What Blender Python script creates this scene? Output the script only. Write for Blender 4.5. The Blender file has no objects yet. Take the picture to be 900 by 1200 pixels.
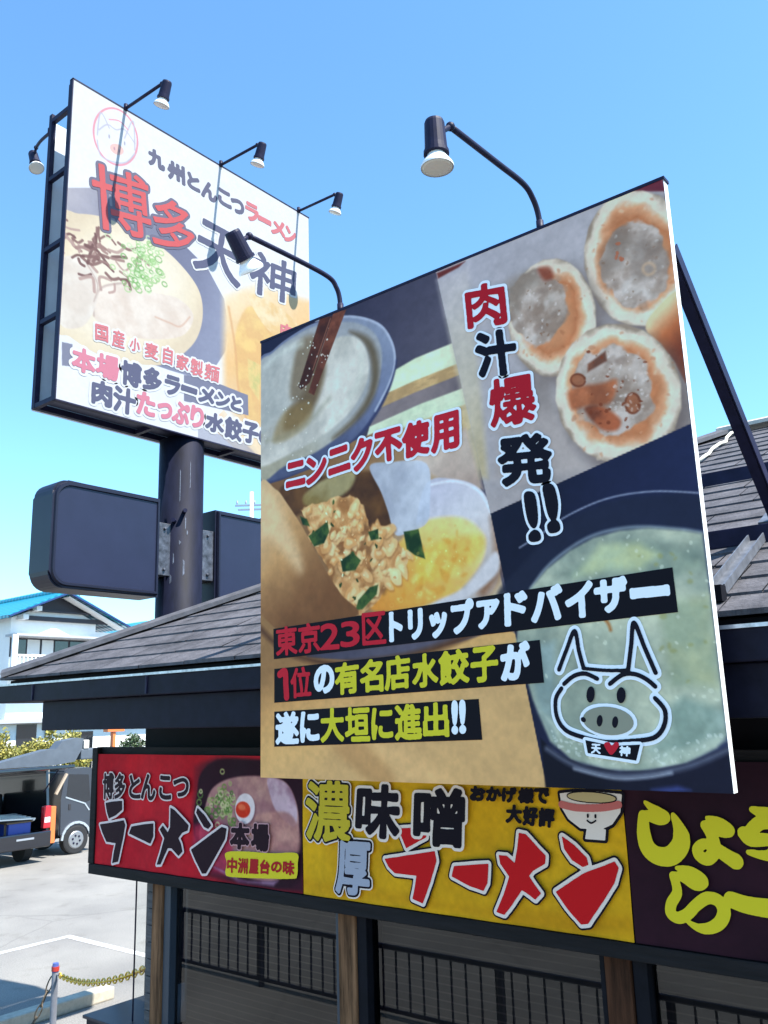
import bpy, bmesh, math, random
import numpy as np
from mathutils import Vector, Matrix
random.seed(7)
scn = bpy.context.scene
COL = scn.collection
R = math.radians

# ------------------------------------------------------------------ camera
PITCH, ROLL, PSI = R(12.817), R(-1.796), R(38.655)
head = Vector((-math.sin(PSI), math.cos(PSI), 0)); rgt = Vector((math.cos(PSI), math.sin(PSI), 0)); zz = Vector((0, 0, 1))
fwd = head*math.cos(PITCH) + zz*math.sin(PITCH); up = -head*math.sin(PITCH) + zz*math.cos(PITCH)
r2 = rgt*math.cos(ROLL) + up*math.sin(ROLL); u2 = -rgt*math.sin(ROLL) + up*math.cos(ROLL)
cam_d = bpy.data.cameras.new('camera'); cam = bpy.data.objects.new('camera', cam_d); COL.objects.link(cam)
cam_d.sensor_fit = 'VERTICAL'; cam_d.sensor_height = 24; cam_d.lens = 1014.8/1200*24
cam_d.clip_start = .05; cam_d.clip_end = 6000
cam.matrix_world = Matrix(((r2.x, u2.x, -fwd.x, 0), (r2.y, u2.y, -fwd.y, 0), (r2.z, u2.z, -fwd.z, 3.0), (0, 0, 0, 1)))
scn.camera = cam

# ------------------------------------------------------------------ light
SUN_EL, SUN_AZ = R(57), R(9)           # azimuth counted from +X towards +Y
w = bpy.data.worlds.new('World'); scn.world = w; w.use_nodes = True
nt = w.node_tree; bg = nt.nodes['Background']
sky = nt.nodes.new('ShaderNodeTexSky'); sky.sky_type = 'NISHITA'; sky.sun_disc = False
sky.sun_elevation = SUN_EL; sky.sun_rotation = R(90) - SUN_AZ
sky.air_density = 1.0; sky.dust_density = 0.3; sky.ozone_density = 1.5; sky.altitude = 0
tint = nt.nodes.new('ShaderNodeMix'); tint.data_type = 'RGBA'; tint.blend_type = 'MULTIPLY'; tint.inputs[0].default_value = 1; tint.inputs[7].default_value = (.60, .885, 1.0, 1)
nt.links.new(sky.outputs[0], tint.inputs[6]); nt.links.new(tint.outputs[2], bg.inputs[0]); bg.inputs[1].default_value = 0.15
sd = bpy.data.lights.new('sun', 'SUN'); sd.energy = 5.0; sd.angle = R(.5); sd.color = (1, .96, .9)
so = bpy.data.objects.new('sun', sd); COL.objects.link(so)
sv = Vector((math.cos(SUN_EL)*math.cos(SUN_AZ), math.cos(SUN_EL)*math.sin(SUN_AZ), math.sin(SUN_EL)))
so.rotation_euler = sv.to_track_quat('Z', 'Y').to_euler(); so.location = sv*50
vs = scn.view_settings; vs.view_transform = 'Standard'; vs.look = 'None'; vs.gamma = 1; vs.use_curve_mapping = False
vs.exposure = 1.32
try:
    scn.cycles.max_bounces = 6; scn.cycles.transparent_max_bounces = 12
except Exception: pass

# ------------------------------------------------------------------ materials
def lin(c):
    c = np.asarray(c, dtype=np.float32); return np.where(c <= .04045, c/12.92, ((c+.055)/1.055)**2.4)
MATS = {}
def mat(name, col, rough=.6, metal=0., var=0., scale=6., bump=0., col2=None, spec=.5, stretch=None, coat=0.):
    if name in MATS: return MATS[name]
    m = bpy.data.materials.new(name); m.use_nodes = True; n = m.node_tree; b = n.nodes['Principled BSDF']
    b.inputs['Base Color'].default_value = (*col, 1); b.inputs['Roughness'].default_value = rough
    b.inputs['Metallic'].default_value = metal; b.inputs['Specular IOR Level'].default_value = spec
    b.inputs['Coat Weight'].default_value = coat
    if var or bump:
        tc = n.nodes.new('ShaderNodeTexCoord'); mp = n.nodes.new('ShaderNodeMapping')
        if stretch: mp.inputs['Scale'].default_value = stretch
        n.links.new(tc.outputs['Object'], mp.inputs['Vector'])
        no = n.nodes.new('ShaderNodeTexNoise'); no.inputs['Scale'].default_value = scale; no.inputs['Detail'].default_value = 8; no.inputs['Roughness'].default_value = .65
        n.links.new(mp.outputs[0], no.inputs['Vector'])
        if var:
            cr = n.nodes.new('ShaderNodeValToRGB'); c2 = col2 or tuple(min(1, x*(1+var)) for x in col); c1 = tuple(x*(1-var) for x in col)
            cr.color_ramp.elements[0].position = .3; cr.color_ramp.elements[1].position = .7
            cr.color_ramp.elements[0].color = (*c1, 1); cr.color_ramp.elements[1].color = (*c2, 1)
            n.links.new(no.outputs[0], cr.inputs[0]); n.links.new(cr.outputs[0], b.inputs['Base Color'])
        if bump:
            bp = n.nodes.new('ShaderNodeBump'); bp.inputs['Strength'].default_value = bump; bp.inputs['Distance'].default_value = .02
            n.links.new(no.outputs[0], bp.inputs['Height']); n.links.new(bp.outputs[0], b.inputs['Normal'])
    MATS[name] = m; return m

def print_mat(name, rough=.45):
    m = bpy.data.materials.new(name); m.use_nodes = True; n = m.node_tree; b = n.nodes['Principled BSDF']
    a = n.nodes.new('ShaderNodeVertexColor'); a.layer_name = 'Col'
    n.links.new(a.outputs[0], b.inputs['Base Color']); b.inputs['Roughness'].default_value = rough
    b.inputs['Specular IOR Level'].default_value = .1
    return m

def glass_mat(name, tint, boost=1.0):
    m = bpy.data.materials.new(name); m.use_nodes = True; n = m.node_tree; n.nodes.remove(n.nodes['Principled BSDF'])
    out = n.nodes['Material Output']; t = n.nodes.new('ShaderNodeBsdfTransparent'); t.inputs[0].default_value = (*tint, 1)
    g = n.nodes.new('ShaderNodeBsdfGlossy'); g.inputs['Roughness'].default_value = .01; g.inputs[0].default_value = (.95, .95, .95, 1)
    f = n.nodes.new('ShaderNodeFresnel'); f.inputs[0].default_value = 1.5
    mu = n.nodes.new('ShaderNodeMath'); mu.operation = 'MULTIPLY'; mu.inputs[1].default_value = boost; mu.use_clamp = True
    mx = n.nodes.new('ShaderNodeMixShader')
    n.links.new(f.outputs[0], mu.inputs[0]); n.links.new(mu.outputs[0], mx.inputs[0]); n.links.new(t.outputs[0], mx.inputs[1]); n.links.new(g.outputs[0], mx.inputs[2]); n.links.new(mx.outputs[0], out.inputs[0])
    return m

# ------------------------------------------------------------------ object helpers
def thing(name, label, cat, loc=(0, 0, 0), group=None):
    o = bpy.data.objects.new(name, None); COL.objects.link(o); o.location = loc; o.empty_display_size = .2
    o['label'] = label; o['category'] = cat
    if group: o['group'] = group
    return o
def tag(o, label, cat, group=None):
    o['label'] = label; o['category'] = cat
    if group: o['group'] = group
    return o
def root_of(o):
    while o.parent: o = o.parent
    return o
def link(name, me, m, parent=None, smooth=False, label=None, kind=None):
    """me in world coordinates; shifted to the origin of its thing"""
    if parent is not None:
        L = root_of(parent).location; me.transform(Matrix.Translation(-L))
    if m is not None:
        me.materials.clear(); me.materials.append(m)
    if smooth:
        me.polygons.foreach_set('use_smooth', [True]*len(me.polygons))
    o = bpy.data.objects.new(name, me); COL.objects.link(o)
    if parent is not None: o.parent = parent
    if label: o['label'] = label
    if kind: o['kind'] = kind
    return o
def rebase(o, p):
    p = Vector(p); o.data.transform(Matrix.Translation(-p)); o.location = o.location + p; return o

class MB:
    def __init__(s): s.bm = bmesh.new()
    def box(s, x0, x1, y0, y1, z0, z1, bev=0., M=None):
        vs = [s.bm.verts.new(v) for v in ((x0,y0,z0),(x1,y0,z0),(x1,y1,z0),(x0,y1,z0),(x0,y0,z1),(x1,y0,z1),(x1,y1,z1),(x0,y1,z1))]
        fs = [s.bm.faces.new([vs[i] for i in f]) for f in ((0,3,2,1),(4,5,6,7),(0,1,5,4),(1,2,6,5),(2,3,7,6),(3,0,4,7))]
        if M is not None: bmesh.ops.transform(s.bm, matrix=M, verts=vs)
        if bev:
            ed = list({e for f in fs for e in f.edges}); bmesh.ops.bevel(s.bm, geom=ed, offset=bev, segments=2, affect='EDGES', profile=.6)
        return s
    def bar(s, a, b, wd, ht=None, upv=(0, 0, 1), bev=0.):
        a, b = Vector(a), Vector(b); d = (b-a); L = d.length; d.normalize(); u = Vector(upv)
        x = d.cross(u)
        if x.length < 1e-4: x = d.cross(Vector((1, 0, 0)))
        x.normalize(); y = x.cross(d); ht = ht or wd
        M = Matrix(((x.x, d.x, y.x, a.x), (x.y, d.y, y.y, a.y), (x.z, d.z, y.z, a.z), (0, 0, 0, 1)))
        return s.box(-wd/2, wd/2, 0, L, -ht/2, ht/2, bev, M)
    def tube(s, pts, rad, seg=12, cap=True):
        pts = [Vector(p) for p in pts]; n = len(pts); rads = rad if isinstance(rad, (list, tuple)) else [rad]*n
        rings = []; ref = None
        for i, p in enumerate(pts):
            t = (pts[min(i+1, n-1)] - pts[max(i-1, 0)]).normalized()
            if ref is None:
                ref = t.orthogonal().normalized()
            ref = (ref - t*ref.dot(t)).normalized(); b = t.cross(ref)
            rings.append([s.bm.verts.new(p + (ref*math.cos(2*math.pi*k/seg) + b*math.sin(2*math.pi*k/seg))*rads[i]) for k in range(seg)])
        for i in range(n-1):
            for k in range(seg):
                s.bm.faces.new((rings[i][k], rings[i][(k+1) % seg], rings[i+1][(k+1) % seg], rings[i+1][k]))
        if cap:
            s.bm.faces.new(rings[0][::-1]); s.bm.faces.new(rings[-1])
        return s
    def poly(s, pts):
        s.bm.faces.new([s.bm.verts.new(p) for p in pts]); return s
    def prism(s, pts, d):
        d = Vector(d); a = [s.bm.verts.new(Vector(p)) for p in pts]; b = [s.bm.verts.new(Vector(p)+d) for p in pts]; n = len(pts)
        s.bm.faces.new(a); s.bm.faces.new(b[::-1])
        for i in range(n): s.bm.faces.new((a[i], b[i], b[(i+1) % n], a[(i+1) % n]))
        return s
    def ico(s, c, r, sub=2, sc=(1, 1, 1)):
        v = bmesh.ops.create_icosphere(s.bm, subdivisions=sub, radius=r)['verts']
        bmesh.ops.transform(s.bm, matrix=Matrix.Translation(c) @ Matrix.Diagonal((*sc, 1)), verts=v); return s
    def me(s, name, recalc=True):
        if recalc: bmesh.ops.recalc_face_normals(s.bm, faces=s.bm.faces)
        m = bpy.data.meshes.new(name); s.bm.to_mesh(m); s.bm.free(); return m
    def build(s, name, m, parent=None, **k):
        rc = k.pop('recalc', True)
        return link(name, s.me(name, rc), m, parent, **k)

def dup(o, loc=None, parent=None, label=None):
    c = o.copy(); COL.objects.link(c)
    if parent is not None: c.parent = parent
    for ch in list(o.children): dup(ch, None, c)
    if loc is not None: c.location = loc
    if label: c['label'] = label
    return c

# ------------------------------------------------------------------ flat print: lettering as meshes, photos as painted grids
class Frame:
    def __init__(s, O, U, V, N): s.O, s.U, s.V, s.N = map(np.array, (O, U, V, N))
    def at(s, u, v, n=0.): return s.O + np.multiply.outer(u, s.U) + np.multiply.outer(v, s.V) + s.N*n

_rng = np.random.RandomState(3)
_lat = _rng.rand(256, 256).astype(np.float32)
def vnoise(x, y, seed=0):
    x = np.asarray(x)+seed*17.3; y = np.asarray(y)+seed*9.1
    xi = np.floor(x).astype(int); yi = np.floor(y).astype(int); fx = (x-xi); fy = (y-yi)
    fx = fx*fx*(3-2*fx); fy = fy*fy*(3-2*fy)
    g = lambda a, b: _lat[a & 255, b & 255]
    return (g(xi, yi)*(1-fx)+g(xi+1, yi)*fx)*(1-fy) + (g(xi, yi+1)*(1-fx)+g(xi+1, yi+1)*fx)*fy
def fbm(x, y, oct=4, seed=0):
    t = 0; a = .5; s = 0
    for i in range(oct):
        t = t + a*vnoise(x*2**i, y*2**i, seed+i*3); s += a; a *= .55
    return t/s

def spline(pts, closed=True, n=6):
    P = np.array(pts, float); N = len(P); out = []
    rng = range(N) if closed else range(N-1)
    for i in rng:
        if closed: p0, p1, p2, p3 = P[i-1], P[i], P[(i+1) % N], P[(i+2) % N]
        else: p0, p1, p2, p3 = P[max(i-1, 0)], P[i], P[i+1], P[min(i+2, N-1)]
        for t in np.arange(n)/n:
            out.append(.5*((2*p1)+(-p0+p2)*t+(2*p0-5*p1+4*p2-p3)*t*t+(-p0+3*p1-3*p2+p3)*t**3))
    if not closed: out.append(P[-1])
    return np.array(out)
def sd_poly(U, V, pts):
    """signed distance, positive inside"""
    d2 = np.full(U.shape, 1e9, np.float32); ins = np.zeros(U.shape, bool); P = np.asarray(pts, np.float32)
    for i in range(len(P)):
        a, b = P[i-1], P[i]; e = b-a; wx = U-a[0]; wy = V-a[1]
        t = np.clip((wx*e[0]+wy*e[1])/(e@e+1e-12), 0, 1)
        d2 = np.minimum(d2, (wx-e[0]*t)**2+(wy-e[1]*t)**2)
        c = (a[1] > V) != (b[1] > V)
        if abs(e[1]) > 1e-9: ins ^= c & (U < e[0]*(V-a[1])/e[1]+a[0])
    d = np.sqrt(d2); return np.where(ins, d, -d)
def sd_line(U, V, pts, wd):
    P = np.asarray(pts, np.float32); n = len(P); W = np.broadcast_to(np.asarray(wd, np.float32), (n,)) if np.ndim(wd) == 0 else np.interp(np.linspace(0, 1, n), np.linspace(0, 1, len(wd)), wd)
    best = np.full(U.shape, -1e9, np.float32)
    for i in range(n-1):
        a, b = P[i], P[i+1]; e = b-a; wx = U-a[0]; wy = V-a[1]
        t = np.clip((wx*e[0]+wy*e[1])/(e@e+1e-12), 0, 1)
        best = np.maximum(best, (W[i]+(W[i+1]-W[i])*t)/2-np.sqrt((wx-e[0]*t)**2+(wy-e[1]*t)**2))
    return best

class Canvas:
    def __init__(s, wd, ht, step):
        s.nu = int(round(wd/step))+1; s.nv = int(round(ht/step))+1
        s.U, s.V = np.meshgrid(np.linspace(0, wd, s.nu, dtype=np.float32), np.linspace(0, ht, s.nv, dtype=np.float32))
        s.w, s.h = wd, ht; s.img = np.zeros((s.nv, s.nu, 3), np.float32)
    def _win(s, P, pad):
        P = np.asarray(P); lo = P.min(0)-pad; hi = P.max(0)+pad
        i0 = max(0, int(lo[0]/s.w*(s.nu-1))); i1 = min(s.nu, int(hi[0]/s.w*(s.nu-1))+2)
        j0 = max(0, int(lo[1]/s.h*(s.nv-1))); j1 = min(s.nv, int(hi[1]/s.h*(s.nv-1))+2)
        return (slice(j0, j1), slice(i0, i1))
    def put(s, sl, a, col):
        if callable(col): col = col(s.U[sl], s.V[sl])
        c = np.asarray(col, np.float32)/255.
        s.img[sl] = s.img[sl]*(1-a[..., None]) + c*a[..., None]
    def fill(s, col): s.put((slice(None), slice(None)), np.ones(s.U.shape, np.float32), col)
    def poly(s, pts, col, soft=.006, alpha=1., smooth=False, rough=0., rf=20.):
        P = spline(pts) if smooth else np.array(pts, float)
        sl = s._win(P, soft*2+rough)
        U, V = s.U[sl], s.V[sl]
        if U.size == 0: return
        d = sd_poly(U, V, P)
        if rough: d = d + (fbm(U*rf, V*rf, 3, 5)-.5)*2*rough
        a = np.clip(d/soft+.5, 0, 1); a = a*a*(3-2*a)*alpha
        s.put(sl, a.astype(np.float32), col)
    def line(s, pts, wd, col, soft=.006, alpha=1., smooth=True):
        P = spline(pts, False) if smooth and len(pts) > 2 else np.array(pts, float)
        sl = s._win(P, np.max(wd)+soft*2); U, V = s.U[sl], s.V[sl]
        if U.size == 0: return
        a = np.clip(sd_line(U, V, P, wd)/soft+.5, 0, 1)*alpha
        s.put(sl, a.astype(np.float32), col)
    def speckle(s, n, pts, col, rmin, rmax, seed=1, alpha=.9, soft=.004):
        rs = np.random.RandomState(seed); P = np.array(pts, float); lo, hi = P.min(0), P.max(0); k = 0
        for _ in range(n*20):
            if k >= n: break
            c = lo+(hi-lo)*rs.rand(2)
            if sd_poly(np.array([c[0]]), np.array([c[1]]), P)[0] < 0: continue
            k += 1; r = rmin+(rmax-rmin)*rs.rand(); an = rs.rand()*6.28; q = rs.rand()*.6+.4
            t = np.linspace(0, 6.28, 9)[:-1]; e = np.c_[np.cos(t)*r, np.sin(t)*r*q]
            e = e @ np.array([[math.cos(an), math.sin(an)], [-math.sin(an), math.cos(an)]])+c
            s.poly(e, col, soft, alpha)
    def sheet(s, name, fr, n, m, parent, gain=1., wave=None, grain=.12, **k):
        P = fr.at(s.U.ravel().astype(float), s.V.ravel().astype(float), n)
        if wave is not None: P = P + np.outer(wave(s.U.ravel(), s.V.ravel()), fr.N)
        nu, nv = s.nu, s.nv; i = np.arange(nv*nu).reshape(nv, nu)
        q = np.stack([i[:-1, :-1], i[1:, :-1], i[1:, 1:], i[:-1, 1:]], -1).reshape(-1, 4)
        nrm = np.cross(fr.V, fr.U)
        if nrm @ fr.N < 0: q = q[:, ::-1]
        me = bpy.data.meshes.new(name); me.vertices.add(len(P)); me.vertices.foreach_set('co', P.astype(np.float32).ravel())
        me.loops.add(q.size); me.loops.foreach_set('vertex_index', q.ravel().astype(np.int32))
        me.polygons.add(len(q)); me.polygons.foreach_set('loop_start', np.arange(0, q.size, 4, dtype=np.int32))
        try: me.polygons.foreach_set('loop_total', np.full(len(q), 4, np.int32))
        except Exception: pass
        me.update(calc_edges=True)
        a = me.color_attributes.new('Col', 'FLOAT_COLOR', 'POINT'); c = np.ones((len(P), 4), np.float32)
        gr = 1+(fbm(s.U*34, s.V*34, 4, 8)[..., None]-.5)*grain+(fbm(s.U*5, s.V*5, 3, 4)[..., None]-.5)*grain*.7
        q_ = np.clip(s.img*gr, 0, 1); q_ = q_*(.80+.20*q_)*1.02
        c[:, :3] = np.clip(lin(q_).reshape(-1, 3)*gain, 0, .86); a.data.foreach_set('color', c.ravel())
        return link(name, me, m, parent, smooth=wave is not None, **k)

_gl = {}
def glyph(txt):
    if txt in _gl: return _gl[txt]
    cu = bpy.data.curves.new('glyph', 'FONT'); cu.body = txt; cu.size = 1; cu.dimensions = '2D'; cu.fill_mode = 'BOTH'; cu.resolution_u = 4
    o = bpy.data.objects.new('glyph', cu); COL.objects.link(o); dg = bpy.context.evaluated_depsgraph_get(); dg.update()
    me = o.evaluated_get(dg).to_mesh(); me.calc_loop_triangles()
    co = np.empty(len(me.vertices)*3, np.float32); me.vertices.foreach_get('co', co); co = co.reshape(-1, 3)[:, :2]
    tr = np.empty(len(me.loop_triangles)*3, np.int32); me.loop_triangles.foreach_get('vertices', tr); T = co[tr.reshape(-1, 3)].copy()
    o.evaluated_get(dg).to_mesh_clear(); bpy.data.objects.remove(o); bpy.data.curves.remove(cu)
    _gl[txt] = T; return T

def edt(mask, K):
    """distance to True cells, limited to K cells"""
    h, wd = mask.shape; big = 1e6
    g = np.where(mask, 0, big).astype(np.float32)
    for i in range(1, h): g[i] = np.minimum(g[i], g[i-1]+1)
    for i in range(h-2, -1, -1): g[i] = np.minimum(g[i], g[i+1]+1)
    g = g*g; o = g.copy()
    for k in range(1, K+1):
        o[:, k:] = np.minimum(o[:, k:], g[:, :-k]+k*k); o[:, :-k] = np.minimum(o[:, :-k], g[:, k:]+k*k)
    return np.sqrt(np.minimum(o, (K+1)**2))
def blur(a):
    p = np.pad(a, 1, mode='edge'); a = (p[:-2]+2*p[1:-1]+p[2:])[:, 1:-1]/4
    p = np.pad(a, 1, mode='edge'); return (p[:, :-2]+2*p[:, 1:-1]+p[:, 2:])[1:-1]/4

def contour_mesh(name, S, u0, v0, px, fr, n):
    """marching squares: the region S>0 as a flat mesh"""
    ins = S > 0; h, wd = S.shape
    full = ins[:-1, :-1] & ins[1:, :-1] & ins[:-1, 1:] & ins[1:, 1:]; any_ = ins[:-1, :-1] | ins[1:, :-1] | ins[:-1, 1:] | ins[1:, 1:]
    V = []; F = []
    for j in range(h-1):
        r = full[j]
        if r.any():
            d = np.diff(np.r_[0, r.astype(np.int8), 0]); st = np.where(d == 1)[0]; en = np.where(d == -1)[0]
            for a, b in zip(st, en):
                k = len(V); V += [(a, j), (b, j), (b, j+1), (a, j+1)]; F.append((k, k+1, k+2, k+3))
    for j, i in zip(*np.where(any_ & ~full)):
        c = ((i, j), (i+1, j), (i+1, j+1), (i, j+1)); s = (S[j, i], S[j, i+1], S[j+1, i+1], S[j+1, i]); P = []
        for q in range(4):
            a, b = s[q], s[(q+1) % 4]
            if a > 0: P.append(c[q])
            if (a > 0) != (b > 0):
                t = a/(a-b); P.append((c[q][0]+(c[(q+1) % 4][0]-c[q][0])*t, c[q][1]+(c[(q+1) % 4][1]-c[q][1])*t))
        if len(P) >= 3:
            k = len(V); V += P; F.append(tuple(range(k, k+len(P))))
    V = np.array(V, float).reshape(-1, 2); W3 = fr.at(u0+V[:, 0]*px, v0+V[:, 1]*px, n)
    if np.cross(fr.U, fr.V) @ fr.N < 0: F = [f[::-1] for f in F]
    me = bpy.data.meshes.new(name); me.from_pydata(W3.tolist(), [], F); me.update(); return me

def lettering(fr, parent, items, layers, px=.003, name='lettering', wob=.0, n0=.003, clip=None, heavy=True):
    """items: ('t', text, [TL, TR, BL]) | ('p', pts) | ('q', pts smooth) | ('s', pts, width) ; layers: (grow, material, lift, name)"""
    pts = []
    for it in items:
        if it[0] == 't': a, b, c = map(np.array, it[2]); pts += [a, b, c, b+c-a]
        else: pts += [np.array(p) for p in it[1]]
    pts = np.array(pts); mg = max(l[0] for l in layers)+.02+max([np.max(it[2]) for it in items if it[0] == 's'] or [0])
    PX = px; px = px/2
    lo, hi = pts.min(0)-mg, pts.max(0)+mg; wd, ht = (np.ceil((hi-lo)/px)+1).astype(int)
    M = np.zeros((ht, wd), bool); U, V = np.meshgrid(lo[0]+np.arange(wd)*px, lo[1]+np.arange(ht)*px)
    for it in items:
        if it[0] == 't':
            T = glyph(it[1]).astype(float); mn = T.reshape(-1, 2).min(0); mxx = T.reshape(-1, 2).max(0); q = (T-mn)/(mxx-mn)
            a, b, c = map(np.array, it[2]); T2 = a+q[..., :1]*(b-a)+(1-q[..., 1:])*(c-a); T2 = (T2-lo)/px
            for t in T2:
                i0, j0 = np.maximum(np.floor(t.min(0)).astype(int), 0); i1, j1 = np.ceil(t.max(0)).astype(int)+1
                X, Y = np.meshgrid(np.arange(i0, i1), np.arange(j0, j1))
                e = [(t[(k+1) % 3][0]-t[k][0])*(Y-t[k][1])-(t[(k+1) % 3][1]-t[k][1])*(X-t[k][0]) for k in range(3)]
                g = ((e[0] >= 0) & (e[1] >= 0) & (e[2] >= 0)) | ((e[0] <= 0) & (e[1] <= 0) & (e[2] <= 0))
                sub = M[j0:j1, i0:i1]; sub |= g[:sub.shape[0], :sub.shape[1]]
        elif it[0] in 'pq':
            M |= sd_poly(U, V, spline(it[1]) if it[0] == 'q' else it[1]) > 0
        else:
            M |= sd_line(U, V, spline(it[1], False) if len(it[1]) > 2 else it[1], it[2]) > 0
    K = int(max(abs(l[0]) for l in layers)/px)+4
    S = (edt(~M, K)-edt(M, K))
    S = blur(blur(blur(S)))*px
    if wob: S = S + (fbm(U*14, V*14, 3, 2)-.5)*2*wob
    if clip is not None: S = np.minimum(S, sd_poly(U, V, clip))
    out = []; k = max(3, int(.05/px)); D = M.astype(np.float32)
    if heavy:
        for _ in range(2):
            for ax in (0, 1):
                Cm = np.cumsum(np.pad(D, [(k+1, k) if a == ax else (0, 0) for a in (0, 1)], mode='edge'), axis=ax)
                D = (np.take(Cm, range(2*k+1, Cm.shape[ax]), axis=ax)-np.take(Cm, range(0, Cm.shape[ax]-2*k-1), axis=ax))/(2*k+1)
        fac = np.clip(1.65-1.9*D, .3, 1.1)
    else: fac = np.ones_like(S)
    S, fac, U, V = S[::2, ::2], fac[::2, ::2], U[::2, ::2], V[::2, ::2]
    for g, m, lift, nm in layers:
        L = S+(g*fac if (g, m, lift, nm) == layers[-1] and g > 0 else g)
        if clip is not None: L = np.minimum(L, sd_poly(U, V, clip))
        out.append(link(nm, contour_mesh(nm, L, lo[0], lo[1], PX, fr, n0+lift), m, parent))
    return out

def flat(fr, pts, n, m, parent, name, d=.0):
    P = [Vector(fr.at(p[0], p[1], n)) for p in pts]
    if np.cross(fr.U, fr.V) @ fr.N < 0: P = P[::-1]
    b = MB(); b.poly(P); return b.build(name, m, parent, recalc=False)

# ink
INK = np.array((.90, .74, .61))      # how strongly the printing inks reflect
def ink(name, rgb, g=1., rough=.45):
    return mat('ink_'+name, tuple(float(x) for x in np.clip(lin(np.array(rgb)/255.)*(INK if g == 1. else g), 0, .85)), rough, spec=.07)
SH = 1.0        # paper gain of prints
I_white = ink('white', (250, 250, 252), .88); I_red = ink('red', (205, 40, 62)); I_black = ink('black', (24, 24, 40)); I_yel = ink('yellow_green', (222, 222, 60))
I_strip = ink('strip_black', (20, 20, 32))

# palette
navy = mat('navy_paint', (.007, .007, .016), .5, var=.35, scale=9, spec=.1)
G0 = -.4        # level of the lot
navy_metal = mat('navy_metal', (.013, .013, .034), .5, var=.3, scale=12, spec=.15)
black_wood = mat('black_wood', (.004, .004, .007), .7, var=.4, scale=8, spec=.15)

# ================================================================== setting
def lot_material():
    m = bpy.data.materials.new('lot_asphalt'); m.use_nodes = True; n = m.node_tree; b = n.nodes['Principled BSDF']
    tc = n.nodes.new('ShaderNodeTexCoord')
    a = n.nodes.new('ShaderNodeTexNoise'); a.inputs['Scale'].default_value = 55; a.inputs['Detail'].default_value = 6; a.inputs['Roughness'].default_value = .8
    c = n.nodes.new('ShaderNodeTexNoise'); c.inputs['Scale'].default_value = .7; c.inputs['Detail'].default_value = 6
    for x in (a, c): n.links.new(tc.outputs['Object'], x.inputs['Vector'])
    r1 = n.nodes.new('ShaderNodeValToRGB'); r1.color_ramp.elements[0].position = .36; r1.color_ramp.elements[1].position = .62
    r1.color_ramp.elements[0].color = (.14, .133, .122, 1); r1.color_ramp.elements[1].color = (.275, .262, .24, 1)
    r2_ = n.nodes.new('ShaderNodeValToRGB'); r2_.color_ramp.elements[0].position = .35; r2_.color_ramp.elements[1].position = .65
    r2_.color_ramp.elements[0].color = (.8, .8, .8, 1); r2_.color_ramp.elements[1].color = (1.05, 1.05, 1.03, 1)
    mx = n.nodes.new('ShaderNodeMix'); mx.data_type = 'RGBA'; mx.blend_type = 'MULTIPLY'; mx.inputs[0].default_value = 1
    n.links.new(a.outputs[0], r1.inputs[0]); n.links.new(c.outputs[0], r2_.inputs[0]); n.links.new(r1.outputs[0], mx.inputs[6]); n.links.new(r2_.outputs[0], mx.inputs[7]); n.links.new(mx.outputs[2], b.inputs['Base Color'])
    vo = n.nodes.new('ShaderNodeTexVoronoi'); vo.feature = 'DISTANCE_TO_EDGE'; vo.inputs['Scale'].default_value = .16
    wn_ = n.nodes.new('ShaderNodeTexNoise'); wn_.inputs['Scale'].default_value = 1.6; wn_.inputs['Detail'].default_value = 8
    ad = n.nodes.new('ShaderNodeMix'); ad.data_type = 'RGBA'; ad.inputs[0].default_value = .12; n.links.new(tc.outputs['Object'], wn_.inputs['Vector']); n.links.new(tc.outputs['Object'], ad.inputs[6]); n.links.new(wn_.outputs['Color'], ad.inputs[7]); n.links.new(ad.outputs[2], vo.inputs['Vector'])
    ck = n.nodes.new('ShaderNodeValToRGB'); ck.color_ramp.elements[0].position = .0; ck.color_ramp.elements[0].color = (.78, .78, .78, 1); ck.color_ramp.elements[1].position = .004; ck.color_ramp.elements[1].color = (1, 1, 1, 1); n.links.new(vo.outputs['Distance'], ck.inputs[0])
    st = n.nodes.new('ShaderNodeTexNoise'); st.inputs['Scale'].default_value = 2.2; st.inputs['Detail'].default_value = 5; n.links.new(tc.outputs['Object'], st.inputs['Vector'])
    sr = n.nodes.new('ShaderNodeValToRGB'); sr.color_ramp.elements[0].position = .27; sr.color_ramp.elements[0].color = (.8, .79, .77, 1); sr.color_ramp.elements[1].position = .42; sr.color_ramp.elements[1].color = (1, 1, 1, 1); n.links.new(st.outputs[0], sr.inputs[0])
    m2 = n.nodes.new('ShaderNodeMix'); m2.data_type = 'RGBA'; m2.blend_type = 'MULTIPLY'; m2.inputs[0].default_value = 1; m3 = n.nodes.new('ShaderNodeMix'); m3.data_type = 'RGBA'; m3.blend_type = 'MULTIPLY'; m3.inputs[0].default_value = 1
    n.links.new(mx.outputs[2], m2.inputs[6]); n.links.new(ck.outputs[0], m2.inputs[7]); n.links.new(m2.outputs[2], m3.inputs[6]); n.links.new(sr.outputs[0], m3.inputs[7]); n.links.new(m3.outputs[2], b.inputs['Base Color'])
    bp = n.nodes.new('ShaderNodeBump'); bp.inputs['Strength'].default_value = .6; bp.inputs['Distance'].default_value = .012; n.links.new(a.outputs[0], bp.inputs['Height']); n.links.new(bp.outputs[0], b.inputs['Normal'])
    b.inputs['Roughness'].default_value = .85
    return m
g = MB(); S_ = 2500
g.poly([(-S_, -S_, G0), (S_, -S_, G0), (S_, S_, G0), (-S_, S_, G0)])
g.build('ground', lot_material(), kind='structure')
paint = mat('road_paint', (.46, .46, .44), .6, var=.45, scale=9, col2=(.62, .62, .6))
b = MB()
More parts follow.
